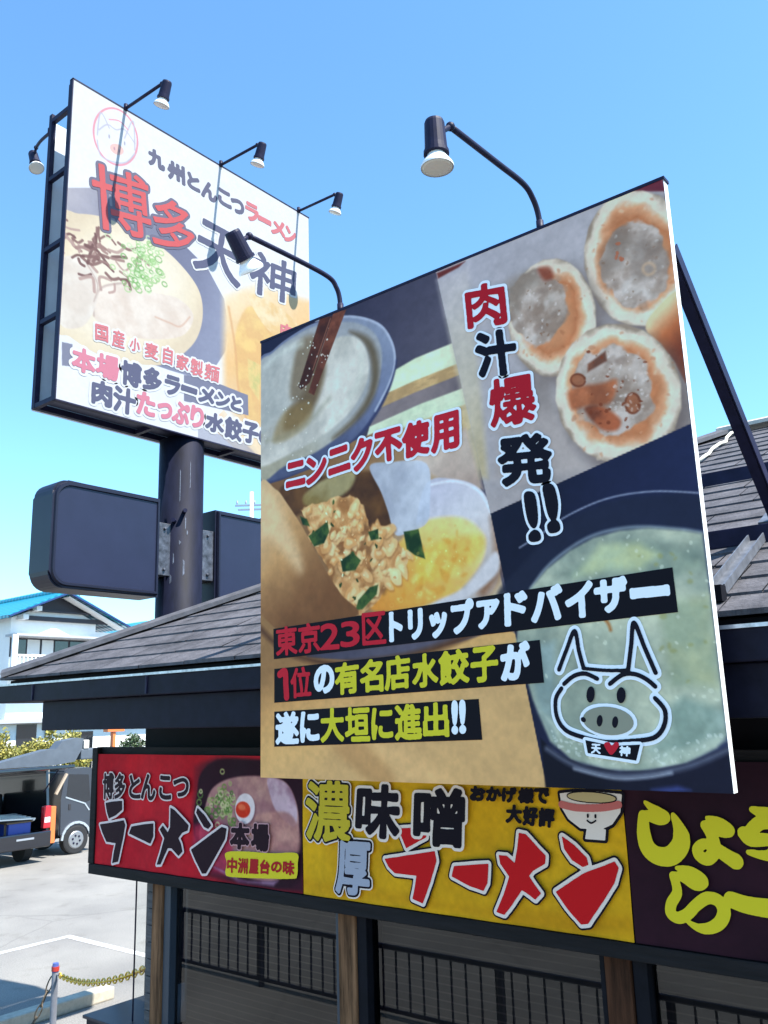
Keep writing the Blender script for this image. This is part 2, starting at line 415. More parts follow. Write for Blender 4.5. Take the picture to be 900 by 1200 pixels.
def stripe(x0, y0, x1, y1, wd, z=.004):
    d = Vector((x1-x0, y1-y0, 0)).normalized(); n = Vector((-d.y, d.x, 0))*wd/2; z += G0
    b.poly([(x0-n.x, y0-n.y, z), (x1-n.x, y1-n.y, z), (x1+n.x, y1+n.y, z), (x0+n.x, y0+n.y, z)])
stripe(-13.49, 2.0, -13.49, 8.5, .14); stripe(-13.42, 8.43, -7.9, 8.43, .14)
stripe(-60, -3.7, 40, -3.7, .17)
b.build('parking_lines', paint, kind='structure')

# ================================================================== restaurant
bld = thing('restaurant', 'low dark timber restaurant with a weathered grey shingle hip roof', 'restaurant', (-3.0, 4.2, G0))
XL, XR, YF, YB, ZE, KP = -6.54, 8.2, 3.4, 12.1, 3.31, .457
RUN = (YB-YF)/2
def shingle_mat():
    m = bpy.data.materials.new('weathered_shingle'); m.use_nodes = True; n = m.node_tree; b = n.nodes['Principled BSDF']
    tc = n.nodes.new('ShaderNodeTexCoord'); mp = n.nodes.new('ShaderNodeMapping'); mp.inputs['Scale'].default_value = (1, 1, 1); n.links.new(tc.outputs['Object'], mp.inputs[0])
    a = n.nodes.new('ShaderNodeTexNoise'); a.inputs['Scale'].default_value = 5; a.inputs['Detail'].default_value = 10; a.inputs['Roughness'].default_value = .75
    c = n.nodes.new('ShaderNodeTexNoise'); c.inputs['Scale'].default_value = 60; c.inputs['Detail'].default_value = 4
    n.links.new(mp.outputs[0], a.inputs['Vector']); n.links.new(mp.outputs[0], c.inputs['Vector'])
    vc = n.nodes.new('ShaderNodeVertexColor'); vc.layer_name = 'Col'
    r = n.nodes.new('ShaderNodeValToRGB'); r.color_ramp.elements[0].position = .36; r.color_ramp.elements[0].color = (.028, .0265, .031, 1); r.color_ramp.elements[1].position = .66; r.color_ramp.elements[1].color = (.105, .10, .11, 1)
    mx = n.nodes.new('ShaderNodeMix'); mx.data_type = 'RGBA'; mx.blend_type = 'MULTIPLY'; mx.inputs[0].default_value = 1
    n.links.new(a.outputs[0], r.inputs[0]); n.links.new(r.outputs[0], mx.inputs[6]); n.links.new(vc.outputs[0], mx.inputs[7]); n.links.new(mx.outputs[2], b.inputs['Base Color'])
    ad = n.nodes.new('ShaderNodeMath'); ad.operation = 'ADD'; n.links.new(a.outputs[0], ad.inputs[0]); n.links.new(c.outputs[0], ad.inputs[1])
    bp = n.nodes.new('ShaderNodeBump'); bp.inputs['Strength'].default_value = .5; bp.inputs['Distance'].default_value = .012; n.links.new(ad.outputs[0], bp.inputs['Height']); n.links.new(bp.outputs[0], b.inputs['Normal'])
    b.inputs['Roughness'].default_value = .8
    return m
def hip_face(name, P, eu, inn, L, parent):
    """P eave start, eu unit along the eave, inn unit inwards, L eave length"""
    P, eu, inn = np.array(P, float), np.array(eu, float), np.array(inn, float); ex = .19; N = int(math.ceil(RUN/ex)); V = []; F = []; C = []
    rs = np.random.RandomState(len(name)+5)
    def pt(a, s, lift): return P+eu*a+inn*s+np.array((0, 0, KP*s+lift))
    for j in range(N):
        s0, s1 = j*ex, min((j+1)*ex+.02, RUN); a0, a1 = s0, L-s0; b0, b1 = min((j+1)*ex, RUN), L-min((j+1)*ex, RUN)
        if a1-a0 < .05: continue
        off = rs.rand()*.5; xs = [a0]+[x for x in np.arange(math.floor(a0)-1+off, a1, .46) if x > a0+.08 and x < a1-.08]+[a1]
        for x0, x1 in zip(xs[:-1], xs[1:]):
            t = .014+rs.rand()*.005; gp = .003; u0, u1 = min(max(x0, b0), b1), min(max(x1, b0), b1)
            k = len(V); lo = rs.rand()*.006
            V += [pt(x0+gp, s0-lo, t), pt(x1-gp, s0-lo, t), pt(u1-gp if u1 > u0+.01 else u1, s1, .004), pt(u0+gp if u1 > u0+.01 else u0, s1, .004), pt(x0+gp, s0-lo, -.004), pt(x1-gp, s0-lo, -.004)]
            F += [(k, k+1, k+2, k+3), (k+4, k+5, k+1, k)]; v = .82+rs.rand()*.26; C += [v]*6
    k = len(V); V += [pt(0, 0, -.006), pt(L, 0, -.006), pt(L-RUN, RUN, -.006), pt(RUN, RUN, -.006)]; F.append((k, k+1, k+2, k+3)); C += [.5]*4
    me = bpy.data.meshes.new(name); me.from_pydata([tuple(v) for v in V], [], F); me.update()
    a = me.color_attributes.new('Col', 'FLOAT_COLOR', 'POINT'); c = np.ones((len(V), 4), np.float32); c[:, :3] = np.array(C)[:, None]; a.data.foreach_set('color', c.ravel())
    return link(name, me, SHM, parent)
SHM = shingle_mat()
roof = hip_face('roof', (XL, YF, ZE), (1, 0, 0), (0, 1, 0), XR-XL, bld)
for i, (P, e, n_, L) in enumerate((((XL, YB, ZE), (0, -1, 0), (1, 0, 0), YB-YF), ((XR, YF, ZE), (0, 1, 0), (-1, 0, 0), YB-YF), ((XR, YB, ZE), (-1, 0, 0), (0, -1, 0), XR-XL))):
    hip_face('roof_slope'[:10]+'', P, e, n_, L, roof)
capm = mat('ridge_cap_metal', (.075, .073, .08), .6, var=.35, scale=10, bump=.2)
ZR = ZE+KP*RUN
def cap(a, b, wd, parent, nm, m, ht=.045):
    a, b = Vector(a), Vector(b); d = (b-a).normalized(); s = d.cross(Vector((0, 0, 1))).normalized(); upv = s.cross(d)
    q = MB()
    pr = [a-s*wd-upv*.02, a-s*wd+upv*.012, a-s*.02+upv*ht, a+s*.02+upv*ht, a+s*wd+upv*.012, a+s*wd-upv*.02]
    q.prism(pr, b-a); return q.build(nm, m, parent)
for a, b in (((XL+.02, YF+.02, ZE+.03), (XL+RUN, YF+RUN, ZR+.03)), ((XR-.02, YF+.02, ZE+.03), (XR-RUN, YF+RUN, ZR+.03)), ((XL+.02, YB-.02, ZE+.03), (XL+RUN, YB-RUN, ZR+.03))):
    cap(a, b, .085, roof, 'hip_cap', capm)
cap((XL+RUN-.1, YF+RUN, ZR+.04), (XR-RUN+.1, YF+RUN, ZR+.04), .11, roof, 'ridge_cap', mat('ridge_cap_pale', (.42, .4, .36), .6, var=.25, scale=8), .05)
# eaves
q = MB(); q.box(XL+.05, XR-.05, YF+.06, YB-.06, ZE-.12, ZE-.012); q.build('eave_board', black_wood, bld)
q = MB(); q.box(XL, XR, YF-.035, YF+.055, 3.13, 3.262, .008); q.box(XL-.02, XL+.07, YF+.06, YB, 3.13, 3.262, .008)
gut = q.build('gutter', navy, bld)
q = MB(); q.box(XL, XR, YF-.047, YF-.037, 3.254, 3.2685); q.build('gutter_lip_highlight', mat('lit_edge_pale', (.5, .5, .52), .35, .6, var=.4, scale=20), gut)  # pale strip paints the highlight along the gutter's sunlit top edge
for i in range(9):
    x = XL+.55+i*1.35; q = MB(); q.box(x-.008, x+.008, YF-.044, YF-.034, 3.14, 3.252, .002); q.build('gutter_bracket', navy_metal, gut)
q = MB(); q.box(-5.96, 7.6, YF+.03, YF+.15, 2.925, 3.128, .006); q.build('eave_beam', navy, bld)
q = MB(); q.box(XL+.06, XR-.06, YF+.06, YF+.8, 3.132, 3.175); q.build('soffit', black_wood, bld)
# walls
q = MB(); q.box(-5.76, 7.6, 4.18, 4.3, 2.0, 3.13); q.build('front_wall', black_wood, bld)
q = MB(); q.box(-5.76, -5.64, 4.6, 11.6, G0, 3.13); q.box(7.48, 7.6, 4.3, 11.6, G0, 3.13); q.box(-5.64, 7.48, 11.48, 11.6, G0, 3.13); q.build('wall', mat('dark_plank_wall', (.03, .027, .026), .7, var=.4, scale=7, bump=.3, stretch=(1, 1, .2)), bld)
q = MB(); q.box(-5.64, 7.48, 4.3, 11.48, G0+.02, G0+.12); q.build('floor', mat('interior_floor', (.05, .045, .04), .7), bld)
q = MB(); q.box(-5.64, 7.48, 4.3, 11.48, 2.95, 3.0); q.build('ceiling', mat('interior_ceiling', (.06, .055, .05), .8), bld)
# banner board
wood_dk = mat('blackened_board', (.007, .006, .007), .7, var=.6, scale=10, bump=.3, stretch=(.3, 1, 3), spec=.2)
q = MB(); q.box(-6.14, 7.0, 4.012, 4.06, 1.87, 2.78); board = q.build('banner_board', wood_dk, bld)
q = MB(); q.box(-6.14, 7.0, 3.975, 4.01, 1.862, 1.935, .006); q.build('bottom_rail', wood_dk, board)
q = MB(); q.box(-6.145, -6.075, 3.972, 4.011, 1.9355, 2.775, .006); q.build('side_rail', wood_dk, board)
# posts
postm = mat('weathered_post', (.10, .046, .022), .8, var=.85, scale=7, bump=.5, stretch=(3, 3, .25), col2=(.27, .135, .068), spec=.1)
postd = mat('dark_post', (.05, .02, .01), .7, spec=.1, var=.8, scale=7, bump=.5, stretch=(3, 3, .25))
frm = mat('blue_grey_aluminium', (.028, .04, .058), .45, .2)
posts = [(-5.475, .115), (-3.70, .13), (-2.02, .13), (-.35, .13), (1.32, .13), (3.0, .13), (4.7, .13), (6.4, .13)]
for i, (x, wd) in enumerate(posts):
    q = MB(); q.box(x, x+wd, 4.07, 4.17, G0, 2.2, .008); q.build('post', postd if i == 2 else postm, bld)
gl = glass_mat('window_glass', (.62, .62, .62), 1.1)
glc = glass_mat('clear_glass', (.93, .95, .94), .9)
blindm = bpy.data.materials.new('reed_blind'); blindm.use_nodes = True; n = blindm.node_tree; bb = n.nodes['Principled BSDF']
tc = n.nodes.new('ShaderNodeTexCoord'); wv = n.nodes.new('ShaderNodeTexWave'); wv.wave_type = 'BANDS'; wv.bands_direction = 'Z'; wv.inputs['Scale'].default_value = 7.5; wv.inputs['Distortion'].default_value = .5
cr = n.nodes.new('ShaderNodeValToRGB'); cr.color_ramp.elements[0].position = .86; cr.color_ramp.elements[0].color = (.02, .013, .011, 1); cr.color_ramp.elements[1].position = .97; cr.color_ramp.elements[1].color = (.07, .052, .042, 1)
n.links.new(tc.outputs['Object'], wv.inputs['Vector']); n.links.new(wv.outputs[0], cr.inputs[0]); n.links.new(cr.outputs[0], bb.inputs['Base Color']); bb.inputs['Roughness'].default_value = .8
for i in range(len(posts)-1):
    x0 = posts[i][0]+posts[i][1]; x1 = posts[i+1][0]
    q = MB(); q.box(x0+.005, x0+.075, 4.085, 4.165, G0, 1.995, .004); q.box(x1-.03, x1-.005, 4.085, 4.165, G0, 1.995, .004); q.box(x0+.08, x1-.035, 4.09, 4.16, G0, -.3)
    wf = q.build('window_frame', frm if i == 0 else black_wood, bld)
    q = MB(); q.poly([(x0+.075, 4.14, -.3), (x1-.03, 4.14, -.3), (x1-.03, 4.14, 2.05), (x0+.075, 4.14, 2.05)]); q.build('glass_pane', gl, wf)
    q = MB(); q.poly([(x0+.05, 4.26, -.3), (x1-.01, 4.26, -.3), (x1-.01, 4.26, 2.05), (x0+.05, 4.26, 2.05)]); q.build('blind', blindm, wf)
# side screen at the corner
q = MB(); q.poly([(-5.70, 4.1, 1.05), (-5.48, 4.1, 1.05), (-5.48, 4.1, 1.862), (-5.70, 4.1, 1.862)]); sc_ = q.build('side_screen', glc, bld)
q = MB(); q.box(-5.706, -5.7, 4.095, 4.105, .9, 1.862); q.build('screen_edge', navy_metal, sc_)
q = MB()
for k in range(9): q.box(-5.545, -5.48, 4.12, 4.08, .9+k*.11, .9+k*.11+.105, .003)
q.build('grey_boarding', mat('grey_boarding', (.075, .068, .068), .8, var=.45, scale=16, bump=.3, stretch=(.3, 1, 2)), bld)
# roof rails and bracket
q = MB(); q.box(-2.6, 3.0, 5.70, 5.83, 4.365, 4.465, .005); q.build('roof_rail', navy_metal, bld)
q = MB(); q.box(-2.6, 3.0, 4.25, 4.37, 3.71, 3.80, .005); q.build('roof_rail', navy_metal, bld)
galv = mat('galvanised', (.16, .17, .19), .45, .5, var=.3, scale=18)
def rz(y, l=0): return ZE+KP*(y-YF)+l
q = MB()
for dx, hh in ((-.034, .042), (.034, .042)):
    q.bar((-1.14+dx, 3.56, rz(3.56, .046)), (-1.14+dx, 4.22, rz(4.22, .046)), .006, hh)
q.bar((-1.14, 3.56, rz(3.56, .033)), (-1.14, 4.22, rz(4.22, .033)), .066, .005)
q.build('roof_channel', galv, bld)
q = MB(); q.bar((-1.14, 4.38, rz(4.38, .05)), (-1.14, 5.1, rz(5.1, .05)), .05, .05); q.build('roof_channel', galv, bld)
q = MB(); q.box(-1.18, -1.10, 3.49, 3.552, rz(3.5, .02), rz(3.5, .085)); q.build('channel_foot', black_wood, bld)
pts = [Vector((-2.12, 6.55+.14*k*1.0, rz(6.55+.14*k, .04+.012*math.sin(k*2.1)))) + Vector((.02*math.sin(k*1.7), 0, 0)) for k in range(10)]
q = MB(); q.tube(pts, .014, 6); rope = q.build('rope', mat('pale_rope', (.7, .66, .55), .9), None, smooth=True)
rebase(rope, (-2.12, 7.2, rz(7.2))); tag(rope, 'pale rope lying up the grey shingles to the roof ridge', 'rope')

# reflected street furniture: the low railing in front of the building
rail_label = 'dark low metal railing with thin balusters along the pavement'
rail = thing('railing', rail_label, 'railing', (-4, -.07, G0))
q = MB(); q.box(-10.75, 2, -.09, -.05, .32, .37); q.box(-10.75, 2, -.085, -.055, -.33, -.29); q.build('rail', navy_metal, rail)
q = MB()
x = -10.7
while x < 2: q.box(x-.009, x+.009, -.079, -.061, -.289, .319); x += .19
q.build('baluster', navy_metal, rail, kind='stuff')
for k in range(8):
    q = MB(); q.box(-10.72+1.8*k-.025, -10.72+1.8*k+.025, -.10, -.04, G0, .3195); q.build('post', navy_metal, rail)

# ================================================================== tilted-looking dumpling billboard in front of the eaves
PF = Frame((-3.425, 3.2, 5.072), (1, 0, 0), (0, 0, -1), (0, -1, 0)); PW, PH = 2.378, 2.395
bill = thing('billboard', 'large square dumpling billboard standing in front of the shingle roof eaves', 'billboard', (-2.236, 3.22, 2.677))
white_edge = mat('white_sheet_edge', (.78, .78, .76), .4)
q = MB(); q.box(-3.425, -1.047, 3.2025, 3.245, 2.677, 5.072); q.build('panel', white_edge, bill)
q = MB(); q.box(-3.43, -1.042, 3.196, 3.25, 5.0725, 5.086); q.build('top_trim', navy_metal, bill)
q = MB(); q.box(-3.40, -1.08, 3.2455, 3.285, 2.72, 2.77); q.box(-3.40, -1.08, 3.2455, 3.285, 4.93, 4.98); q.box(-3.40, -3.35, 3.2455, 3.285, 2.7705, 4.9295); q.box(-1.13, -1.08, 3.2455, 3.285, 2.7705, 4.9295); q.box(-2.3, -2.25, 3.2455, 3.285, 2.7705, 4.9295)
q.build('back_frame', navy_metal, bill)
for x in (-1.085, -2.28, -3.37):
    q = MB(); q.bar((x, 3.27, 4.80), (x, 4.44, rz(4.44, .01)), .05, .05, bev=.003)
    q.bar((x+.032, 3.27, 4.80), (x+.032, 4.44, rz(4.44, .01)), .006, .06); q.build('brace', navy_metal, bill)
q = MB(); q.ico((-1.062, 3.50, 4.64), .014, 1); q.ico((-1.062, 3.55, 4.60), .014, 1); q.build('bolt', galv, bill)

cv = Canvas(PW, PH, .0042)
NZ = lambda f, s, o=4: (lambda U, V: fbm(U*f, V*f, o, s))
def mixn(c1, c2, f, s=0, lo=.35, hi=.65, o=4, st=(1, 1)):
    c1, c2 = np.array(c1, np.float32), np.array(c2, np.float32)
    def fn(U, V):
        t = np.clip((fbm(U*f*st[0], V*f*st[1], o, s)-lo)/(hi-lo), 0, 1)[..., None]; return c1*(1-t)+c2*t
    return fn
def grad(p0, p1, cols, f=0, amp=0, seed=0):
    p0, p1 = np.array(p0), np.array(p1); d = p1-p0; cols = np.array(cols, np.float32); k = np.linspace(0, 1, len(cols))
    def fn(U, V):
        t = ((U-p0[0])*d[0]+(V-p0[1])*d[1])/(d@d)
        if amp: t = t+(fbm(U*f, V*f, 4, seed)-.5)*amp
        t = np.clip(t, 0, 1); return np.stack([np.interp(t, k, cols[:, i]) for i in range(3)], -1)
    return fn
def ring_fn(c, ax, ay, cols, ks, f=0, amp=0, seed=0):
    c, ax, ay = map(np.array, (c, ax, ay)); A = np.linalg.inv(np.stack([ax-c, ay-c], 1)); cols = np.array(cols, np.float32)
    def fn(U, V):
        x = A[0, 0]*(U-c[0])+A[0, 1]*(V-c[1]); y = A[1, 0]*(U-c[0])+A[1, 1]*(V-c[1]); t = np.hypot(x, y)
        if amp: t = t+(fbm(U*f, V*f, 4, seed)-.5)*amp
        return np.stack([np.interp(t, ks, cols[:, i]) for i in range(3)], -1)
    return fn
def oval(p, n=20):
    c, ax, ay = map(np.array, p); t = np.linspace(0, 2*math.pi, n, endpoint=False)
    return c+np.outer(np.cos(t), ax-c)+np.outer(np.sin(t), ay-c)

# --- upper left photograph: ladle, dumpling, chopsticks, wooden boards
cv.fill(grad([(0.028,-0.005)][0], [(1.258,0.456)][0], [(34, 38, 68), (60, 60, 84), (92, 90, 108)], 3, .25))
cv.poly([(1.221,0.533),(1.375,0.659),(1.429,1.024),(1.376,1.133),(1.059,1.062),(0.843,0.789)], mixn((196, 186, 168), (168, 160, 150), 5, 3), .03)
cv.poly([(0.874,0.452),(1.091,0.408),(1.319,0.395),(1.336,0.515),(1.085,0.528),(0.852,0.549)], mixn((198, 214, 186), (226, 232, 206), 4, 1, st=(1, 3)), .012)
cv.poly([(0.871,0.545),(1.086,0.522),(1.337,0.505),(1.352,0.569),(1.082,0.590),(0.831,0.619)], mixn((180, 152, 112), (206, 178, 132), 9, 2, st=(1, 4)), .012)
cv.poly([(0.831,0.610),(1.083,0.582),(1.352,0.563),(1.361,0.638),(1.113,0.656),(0.791,0.700)], mixn((112, 104, 112), (136, 126, 130), 6, 4), .012)
cv.poly([(0.791,0.688),(1.114,0.648),(1.361,0.633),(1.368,0.720),(1.126,0.738),(0.751,0.783)], mixn((200, 214, 190), (222, 228, 206), 4, 6, st=(1, 3)), .012)
cv.poly([(0.751,0.768),(1.126,0.731),(1.372,0.714),(1.396,0.829),(1.298,0.889),(0.820,0.901)], mixn((186, 166, 128), (204, 186, 150), 8, 7, st=(1, 3)), .015)
cv.poly([(-0.029,0.157),(0.098,0.072),(0.248,0.028),(0.431,0.010),(0.677,0.048),(0.867,0.149),(0.951,0.268),(0.972,0.389),(0.931,0.501),(0.840,0.624),(0.686,0.739),(0.447,0.818),(0.183,0.844),(-0.018,0.850)], grad([(0.956,0.247)][0], [(0.598,0.765)][0], [(140, 150, 172), (120, 130, 160), (84, 92, 124)], 5, .15), .008, smooth=True)
cv.line([(0.972,0.389),(0.931,0.501),(0.840,0.624),(0.686,0.739),(0.447,0.818),(0.183,0.844),(0.005,0.844)], .02, (62, 68, 104), .014)
cv.line([(0.431,-0.002),(0.677,0.053),(0.863,0.153),(0.944,0.268),(0.965,0.381),(0.924,0.493),(0.831,0.613)], .012, (176, 184, 204), .012)
cv.poly([(-0.029,0.171),(0.098,0.086),(0.252,0.043),(0.435,0.029),(0.676,0.083),(0.819,0.173),(0.881,0.286),(0.876,0.407),(0.815,0.543),(0.659,0.657),(0.438,0.738),(0.184,0.772),(-0.018,0.781)], grad([(0.616,0.077)][0], [(0.096,0.754)][0], [(160, 164, 172), (178, 180, 180), (170, 166, 150)], 4, .3), .02, smooth=True)
cv.poly([(0.674,0.136),(0.808,0.217),(0.863,0.357),(0.843,0.504),(0.756,0.611),(0.620,0.678),(0.540,0.691),(0.699,0.605),(0.798,0.493),(0.812,0.358),(0.769,0.236)], (104, 92, 74), .05, .9, smooth=True)
cv.poly([(0.512,0.159),(0.674,0.160),(0.765,0.235),(0.799,0.355),(0.771,0.470),(0.661,0.581),(0.501,0.651),(0.271,0.703),(-0.007,0.734),(-0.007,0.601),(0.096,0.492),(0.296,0.426),(0.415,0.327)], mixn((184, 183, 178), (212, 210, 204), 4, 9), .025, smooth=True)
cv.poly([(-0.007,0.194),(0.120,0.113),(0.267,0.068),(0.387,0.071),(0.438,0.170),(0.405,0.291),(0.296,0.393),(0.119,0.497),(-0.007,0.534)], mixn((178, 180, 178), (204, 204, 200), 3, 10), .03, smooth=True)
cv.poly([(0.437,0.235),(0.499,0.285),(0.433,0.461),(0.294,0.571),(0.185,0.562),(0.208,0.469),(0.339,0.388)], (104, 84, 58), .06, .85, smooth=True)
cv.poly([(0.300,0.095),(0.440,0.088),(0.479,0.215),(0.382,0.399),(0.296,0.426),(0.231,0.360)], (120, 104, 82), .06, .75, smooth=True)
cv.poly([(0.186,0.464),(0.381,0.447),(0.379,0.559),(0.229,0.621),(0.096,0.608)], (150, 128, 84), .05, .6, smooth=True)
cv.poly([(0.463,-0.005),(0.560,0.010),(0.383,0.342),(0.318,0.366),(0.297,0.344)], mixn((70, 40, 34), (96, 54, 42), 12, 2), .008)
cv.poly([(0.561,-0.003),(0.654,0.005),(0.471,0.318),(0.413,0.423),(0.371,0.396)], mixn((98, 56, 44), (136, 84, 66), 12, 3), .008)
cv.line([(0.540,0.020),(0.405,0.275)], .006, (150, 104, 88), .006)
cv.line([(0.501,0.636),(0.643,0.530),(0.740,0.400),(0.752,0.294)], .03, (214, 218, 210), .05, .7)
cv.line([(0.028,0.152),(0.166,0.106),(0.322,0.102)], .03, (206, 212, 208), .05, .7)
cv.line([(0.051,0.597),(0.207,0.600),(0.379,0.559),(0.525,0.468)], .02, (150, 148, 130), .04, .5)
cv.speckle(40, [(0.322,0.051),(0.535,0.051),(0.530,0.246),(0.423,0.442),(0.230,0.524),(0.164,0.442),(0.341,0.257)], (232, 232, 226), .003, .007, 4)
cv.speckle(24, [(0.028,0.357),(0.400,0.564),(0.642,0.591),(0.397,0.753),(0.028,0.741)], (222, 224, 220), .003, .006, 5, .7)
# --- lower left photograph: opened dumpling over a soup bowl
lowreg = [(-0.018,0.850),(0.183,0.844),(0.447,0.818),(0.686,0.739),(0.827,0.726),(1.071,0.825),(1.365,0.822),(1.422,1.129),(1.538,1.745),(1.512,1.719),(0.006,1.634)]
cv.poly(lowreg, grad([(0.005,0.964)][0], [(1.432,1.209)][0], [(120, 88, 60), (150, 118, 84), (196, 176, 150)], 3, .3), .01)
cv.poly([(1.071,0.825),(1.364,0.835),(1.437,1.131),(1.193,1.032),(1.065,0.951)], mixn((196, 182, 172), (168, 148, 140), 3, 3), .03)
cv.poly([(0.150,0.894),(0.353,0.869),(0.594,0.901),(0.819,0.930),(0.918,1.064),(0.926,1.178),(0.879,1.240),(0.736,1.233),(0.589,1.094),(0.351,1.054),(0.203,1.060)], mixn((112, 78, 46), (78, 52, 36), 6, 4), .03, smooth=True)
cv.poly([(0.331,0.958),(0.496,0.897),(0.681,0.903),(0.650,0.986),(0.493,1.032),(0.351,1.023)], mixn((186, 180, 136), (150, 136, 84), 6, 5), .03, .8, smooth=True)
cv.poly([(1.127,1.047),(1.288,1.057),(1.422,1.129),(1.487,1.269),(1.501,1.473),(1.435,1.602),(1.254,1.634),(1.033,1.612),(1.049,1.280)], grad([(1.192,1.059)][0], [(1.473,1.469)][0], [(188, 188, 204), (208, 208, 216), (190, 180, 176)], 3, .2), .012, smooth=True)
cv.poly([(1.076,1.230),(1.215,1.222),(1.338,1.252),(1.423,1.336),(1.417,1.437),(1.321,1.539),(1.226,1.593),(1.032,1.625),(0.759,1.599),(0.803,1.383),(0.946,1.306)], grad([(1.262,1.233)][0], [(0.883,1.584)][0], [(232, 216, 158), (222, 182, 98), (210, 148, 66)], 5, .45, 6), .03, smooth=True)
cv.line([(1.495,1.271),(1.502,1.423),(1.477,1.507),(1.407,1.586)], .05, (136, 96, 70), .05, .8)
cv.poly([(1.476,1.420),(1.487,1.509),(1.347,1.593),(1.239,1.632),(1.031,1.651),(1.163,1.599),(1.320,1.552)], (206, 204, 210), .025, smooth=True)
cv.line([(1.146,1.057),(1.287,1.066),(1.414,1.138),(1.476,1.261)], .012, (222, 222, 232), .012)
cv.poly([(0.784,0.894),(0.911,0.898),(1.132,0.950),(1.142,1.145),(1.117,1.236),(1.016,1.261),(0.931,1.262),(0.892,1.144),(0.852,1.038)], mixn((192, 200, 216), (170, 178, 196), 4, 8), .012, .92, smooth=True)
cv.poly([(1.128,1.345),(1.409,1.334),(1.387,1.433),(1.167,1.509),(1.039,1.494)], mixn((224, 196, 92), (214, 168, 72), 16, 3), .05, .6, smooth=True)
cv.poly([(0.289,1.028),(0.493,1.017),(0.649,1.015),(0.726,1.087),(0.773,1.203),(0.897,1.236),(1.019,1.371),(0.939,1.469),(0.832,1.552),(0.704,1.628),(0.578,1.511),(0.466,1.340),(0.369,1.178)], mixn((226, 192, 142), (176, 126, 76), 14, 11, .3, .7, 5), .012, rough=.03, rf=12)
fil = np.array([(0.320,1.056),(0.493,1.032),(0.645,1.032),(0.721,1.101),(0.769,1.210),(0.893,1.245),(1.011,1.369),(0.932,1.461),(0.828,1.545),(0.705,1.615),(0.586,1.505),(0.476,1.334),(0.379,1.180)])
rs = np.random.RandomState(12)
def inside(n, P, grow=0.):
    lo, hi = P.min(0), P.max(0); o = []
    while len(o) < n:
        c = lo+(hi-lo)*rs.rand(2)
        if sd_poly(np.array([c[0]]), np.array([c[1]]), P)[0] > -grow: o.append(c)
    return o
def blob(c, r, q=.65):
    t = np.linspace(0, 2*math.pi, 9)[:-1]; an = rs.rand()*6.28; rr = r*(.7+.6*rs.rand(8)); e = np.c_[np.cos(t)*rr, np.sin(t)*rr*q]
    return e @ np.array([[math.cos(an), math.sin(an)], [-math.sin(an), math.cos(an)]])+c
for c in inside(40, fil): cv.poly(blob(c, .02+.03*rs.rand()), [(150, 104, 62), (170, 120, 74), (124, 82, 48)][rs.randint(3)], .03, .65, smooth=True)
for c in inside(80, fil, .014):
    r = .018+.034*rs.rand()**1.5; e = blob(c, r); cv.poly(e+np.array((.004, .008)), (140, 94, 56), .02, .5, smooth=True)
    cv.poly(e, [(232, 198, 146), (224, 184, 130), (214, 168, 112), (240, 212, 166)][rs.randint(4)], .012, .85, smooth=True)
    cv.poly((e-c)*.5+c-np.array((.003, .005)), (246, 222, 182), .014, .55, smooth=True)
for c in inside(70, fil, .01): cv.poly(blob(c, .004+.008*rs.rand()), [(238, 212, 166), (190, 142, 92), (204, 158, 104)][rs.randint(3)], .005, .7, smooth=True)
for c in inside(16, fil, .0): cv.poly(blob(c, .005+.011*rs.rand(), .5), [(40, 70, 36), (70, 100, 52)][rs.randint(2)], .005, .9, smooth=True)
for k, pp in enumerate(([(0.359,1.184),(0.440,1.151),(0.495,1.126),(0.505,1.184),(0.469,1.237),(0.399,1.245)], [(0.299,1.068),(0.350,1.092),(0.370,1.133),(0.319,1.117)], [(0.579,1.340),(0.659,1.311),(0.713,1.358),(0.675,1.402),(0.591,1.399)], [(0.689,1.551),(0.763,1.496),(0.817,1.489),(0.806,1.535),(0.714,1.598),(0.669,1.598)], [(0.982,1.256),(1.070,1.256),(1.102,1.402),(1.044,1.377),(0.996,1.340)], [(0.763,1.223),(0.827,1.218),(0.828,1.268),(0.780,1.268)])):
    cv.poly(pp, mixn((30, 60, 36), (70, 100, 52), 18, k), .01)
cv.speckle(8, [(0.351,1.054),(0.704,1.069),(0.896,1.257),(0.977,1.378),(0.762,1.531),(0.580,1.441)], (250, 236, 204), .003, .009, 8, .85)
cv.speckle(22, [(1.115,1.290),(1.396,1.306),(1.356,1.454),(1.132,1.583),(0.900,1.586),(1.009,1.410)], (246, 232, 160), .002, .006, 9, .7)
soup = np.array([(1.098,1.287),(1.276,1.261),(1.394,1.332),(1.387,1.433),(1.291,1.523),(1.131,1.596),(0.882,1.597),(1.009,1.410)])
for c in inside(26, soup):
    r = .004+.01*rs.rand()**2; cv.line(oval((c, c+(r, 0), c+(0, r*.8)), 10), .004, [(246, 228, 150), (226, 180, 96), (236, 200, 116)][rs.randint(3)], .006, .5)
for c in inside(26, soup): cv.poly(blob(c, .01+.03*rs.rand(), .5), [(206, 150, 60), (238, 212, 130)][rs.randint(2)], .02, .5, smooth=True)
cv.poly([(-0.018,0.863),(0.117,0.888),(0.204,0.982),(0.319,1.132),(0.418,1.289),(0.504,1.417),(0.578,1.511),(0.659,1.631),(-0.016,1.602)], grad([(0.005,0.867)][0], [(0.383,1.592)][0], [(212, 184, 146), (186, 148, 102), (122, 84, 54)], 3, .35, 3), .012, smooth=True)
cv.poly([(-0.006,0.881),(0.095,0.915),(0.203,1.091),(0.306,1.289),(0.285,1.362),(0.094,1.168),(-0.006,1.122)], (224, 200, 164), .09, .7, smooth=True)
